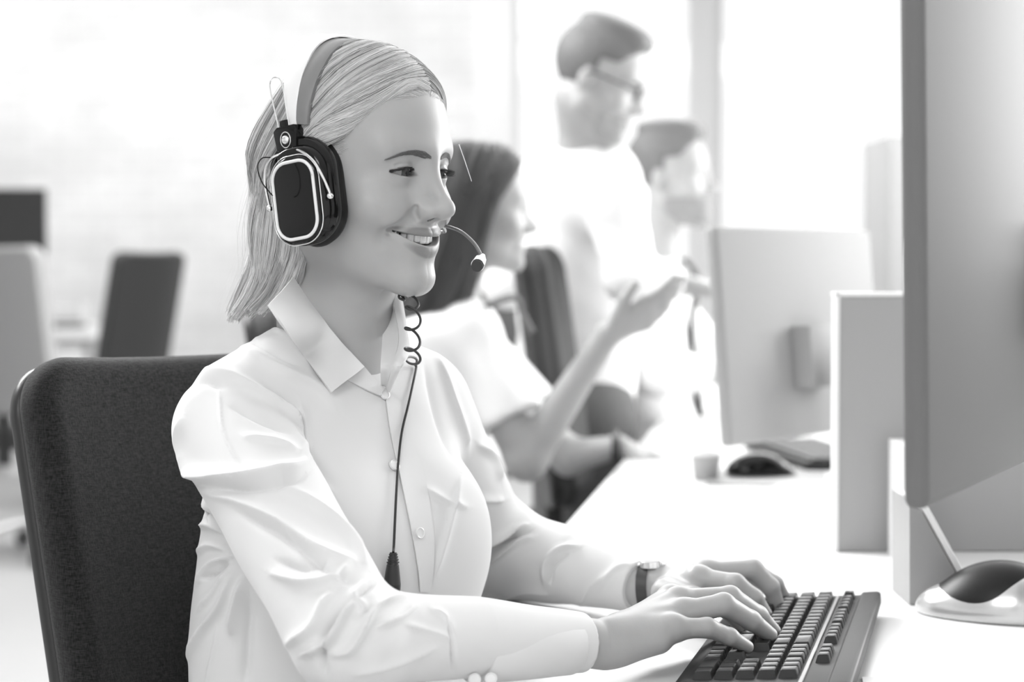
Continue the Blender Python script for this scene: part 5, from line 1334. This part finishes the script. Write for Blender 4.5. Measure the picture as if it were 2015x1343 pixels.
gl.tube([L2w((-.011, .099, .0)), L2w((0, .101, .003)), L2w((.011, .099, .0))], .0017, 6)
o = gl.out('glasses', mat('glasses_frame', .06, .3)); tag(o, 'thin dark-rimmed glasses worn by the standing man', 'glasses')
eb = B()
for s in (1, -1): eb.tube([L2w((s*.012, .094, .014)), L2w((s*.03, .089, .019)), L2w((s*.048, .074, .014))], .0035, 6)
eb.out('eyebrow', M_ghair, sm)
build('beard', lambda w: smax(smin(hd2(w)-.0025, hd2(w)-.0025, 0), np.maximum(((w-O2)@hb2.T)[:, 2]/s2+.060, -(((w-O2)@hb2.T)[:, 1]/s2)+.035), .01), [O2-[.12, .12, .16], O2+[.14, .12, .02]], mat('stubble', .36, .9), sm, .005, 0, .01)

# --- seated bearded man in a tie
hb3 = frame(74, 0); eye3 = P(1385, 345, 4.80); s3 = 1.04; hd3 = head_at(eye3, hb3, s3); O3 = eye3-.083*s3*hb3[1]
m1 = O3+(hb3[1]*-.02+hb3[2]*-.05); m2 = O3+hb3[1]*-.04+hb3[2]*-.20
tb3 = frame(75); to3 = np.array([m2[0]-.04, m2[1], 0]); z3 = m2[2]-.03
def tw3(l): return np.asarray(l, float)@tb3+to3
A1 = tw3([.17, 0, z3-.04]); A2 = P(1300, 730, 4.62); A3 = P(1395, 738, 4.66); B1 = tw3([-.17, 0, z3-.04]); B2 = P(1385, 700, 5.0); B3 = P(1440, 690, 4.95)
def mm_body(w):
    d = smin(hd3(w), cap(w, m1, m2, .058, .060), .02); d = smin(d, cap(w, m2, tw3([0, 0, z3-.2]), .06, .09), .04)
    a = chain(w, [A1, A2, A3], [.045, .038, .026], .02); b = chain(w, [B1, B2, B3], [.045, .038, .026], .02)
    d = smin(d, smin(a, b, .01), .03); d = smin(d, hand_field(w, A3, nrm([.95, -.05, .02]), nrm([0, 0, 1]), nrm([0, 1, .1]), 1.05, .25), .01)
    return smin(d, hand_field(w, B3, nrm([.9, -.2, -.0]), nrm([0, 0, 1]), nrm([0, -1, .1]), 1.05, .25), .01)
bm_ = build('person', mm_body, [O3+[0, 0, .12], m2, A1, A2, A3, A3+[.17, 0, 0], B1, B2, B3, B3+[.15, 0, 0]], M_skin2, None, .0085)
tag(bm_, 'seated bearded man in a white shirt and dark tie facing right', 'person')
def mm_shirt(w):
    q = (w-to3)@tb3.T
    d = ell(q, (0, 0, z3-.20), (.19, .13, .25)); d = smin(d, ell(q, (0, .03, z3-.46), (.175, .15, .2)), .08); d = smin(d, cap(q, (-.15, -.01, z3-.03), (.15, -.01, z3-.03), .065), .05)
    d = smin(d, cap(w, m2+[0, 0, .01], m2-[0, 0, .06], .066, .085), .03)
    a = chain(w, [A1, A2, A2*.3+A3*.7], [.070, .060, .042], .02); b = chain(w, [B1, B2, B2*.3+B3*.7], [.070, .060, .042], .02)
    d = smin(d, smin(a, b, .01), .03)
    return smax(d, -ell(q, (0, .02, z3+.085), (.062, .066, .065)), .01)+.0025*np.sin(w[:, 0]*45+w[:, 2]*30)*np.sin(w[:, 2]*38-w[:, 1]*25)
s3o = build('shirt', mm_shirt, [tw3([.2, .2, z3]), tw3([-.2, -.2, z3-.6]), A2, A3, B2, B3], M_wshirt, bm_, .010, 0, .1)
tiel = [m2+tb3[1]*.075+[0, 0, .0], m2+tb3[1]*.105+[0, 0, -.05], tw3([0, .135, z3-.14]), tw3([0, .150, z3-.26]), tw3([0, .165, z3-.40]), tw3([0, .19, z3-.50])]
g = catmull(tiel, 24); wd_ = np.interp(np.linspace(0, 1, 24), [0, .08, .15, .9, 1], [.020, .024, .018, .034, .006])
v = np.concatenate([g+tb3[0]*wd_[:, None]+tb3[1]*.0, g+tb3[1]*.012, g-tb3[0]*wd_[:, None], g-tb3[1]*.006]); n_ = 24; F_ = []
for i in range(23):
    for j in range(4): F_.append((j*n_+i, ((j+1) % 4)*n_+i, ((j+1) % 4)*n_+i+1, j*n_+i+1))
link('tie', npmesh('tie', v, F_), M_tie, bm_)
build('hair', lambda w: short_hair(((w-O3)@hb3.T)/s3, ty=.006)*s3, [O3-[.13, .13, .08], O3+[.15, .13, .17]], M_ghair, bm_, .007, 0, .02)
build('beard', lambda w: smax(hd3(w)-.005, np.maximum(((w-O3)@hb3.T)[:, 2]/s3+.052, -(((w-O3)@hb3.T)[:, 1]/s3)+.0), .01), [O3-[.12, .12, .16], O3+[.14, .12, .02]], M_beard, bm_, .006, 0, .01)
H3 = tw3([.09, 0, .52]); H4 = tw3([-.09, 0, .52]); K3 = H3+tb3[1]*.42+[0, 0, .0]; K4 = H4+tb3[1]*.42
build('trousers', lambda w: smin(smin(chain(w, [H3, K3, K3+[0.03, 0, -.44]], [.09, .068, .055], .02), chain(w, [H4, K4, K4+[.03, 0, -.44]], [.09, .068, .055], .02), .03), cap(w, H3, H4, .12), .05), [H3, H4, K3, K4, K3+[0, 0, -.46]], M_trous, bm_, .014, 0, .13)
for K in (K3, K4): sh = B(); sh.sph(K+[.07, 0, -.475], .05, (2.2, .9, .8)); sh.out('shoe', M_blackm, bm_)
task_chair('office_chair', 'black office chair with armrests the bearded man sits on', (to3[0]-.06, to3[1]-.05, 0), math.atan2(-tb3[1][0], tb3[1][1]), .58, .62, .47, 9, M_mg, seat_z=.47, back_off=-.27, arm=True)

task_chair('office_chair', 'empty dark office chair with a slim curved back behind the raised forearm', (P(1105, 510, 4.05)[0]+.225, 4.06, 0), math.radians(-97), .62, .53, .36, 8, M_mg, seat_z=.47, back_off=-.22, thick=.05)
# lower body of the typing woman (under the desk edge)
h1, h2 = tW([.085, .02, .50]), tW([-.085, .02, .50]); k1, k2 = h1+Ft*.40+[.04, 0, .03], h2+Ft*.40+[.04, 0, .03]
build('trousers', lambda w: smin(smin(chain(w, [h1, k1, k1+[.03, 0, -.44]], [.085, .062, .05], .02), chain(w, [h2, k2, k2+[.03, 0, -.44]], [.085, .062, .05], .02), .03), cap(w, h1, h2, .10), .05), [h1, h2, k1, k2, k1+[0, 0, -.46]], M_trous, person, .014, 0, .12)
for K in (k1, k2): sh = B(); sh.sph(K+[.06, -.03, -.475], .045, (1.9, .9, .8)); sh.out('shoe', M_blackm, person)
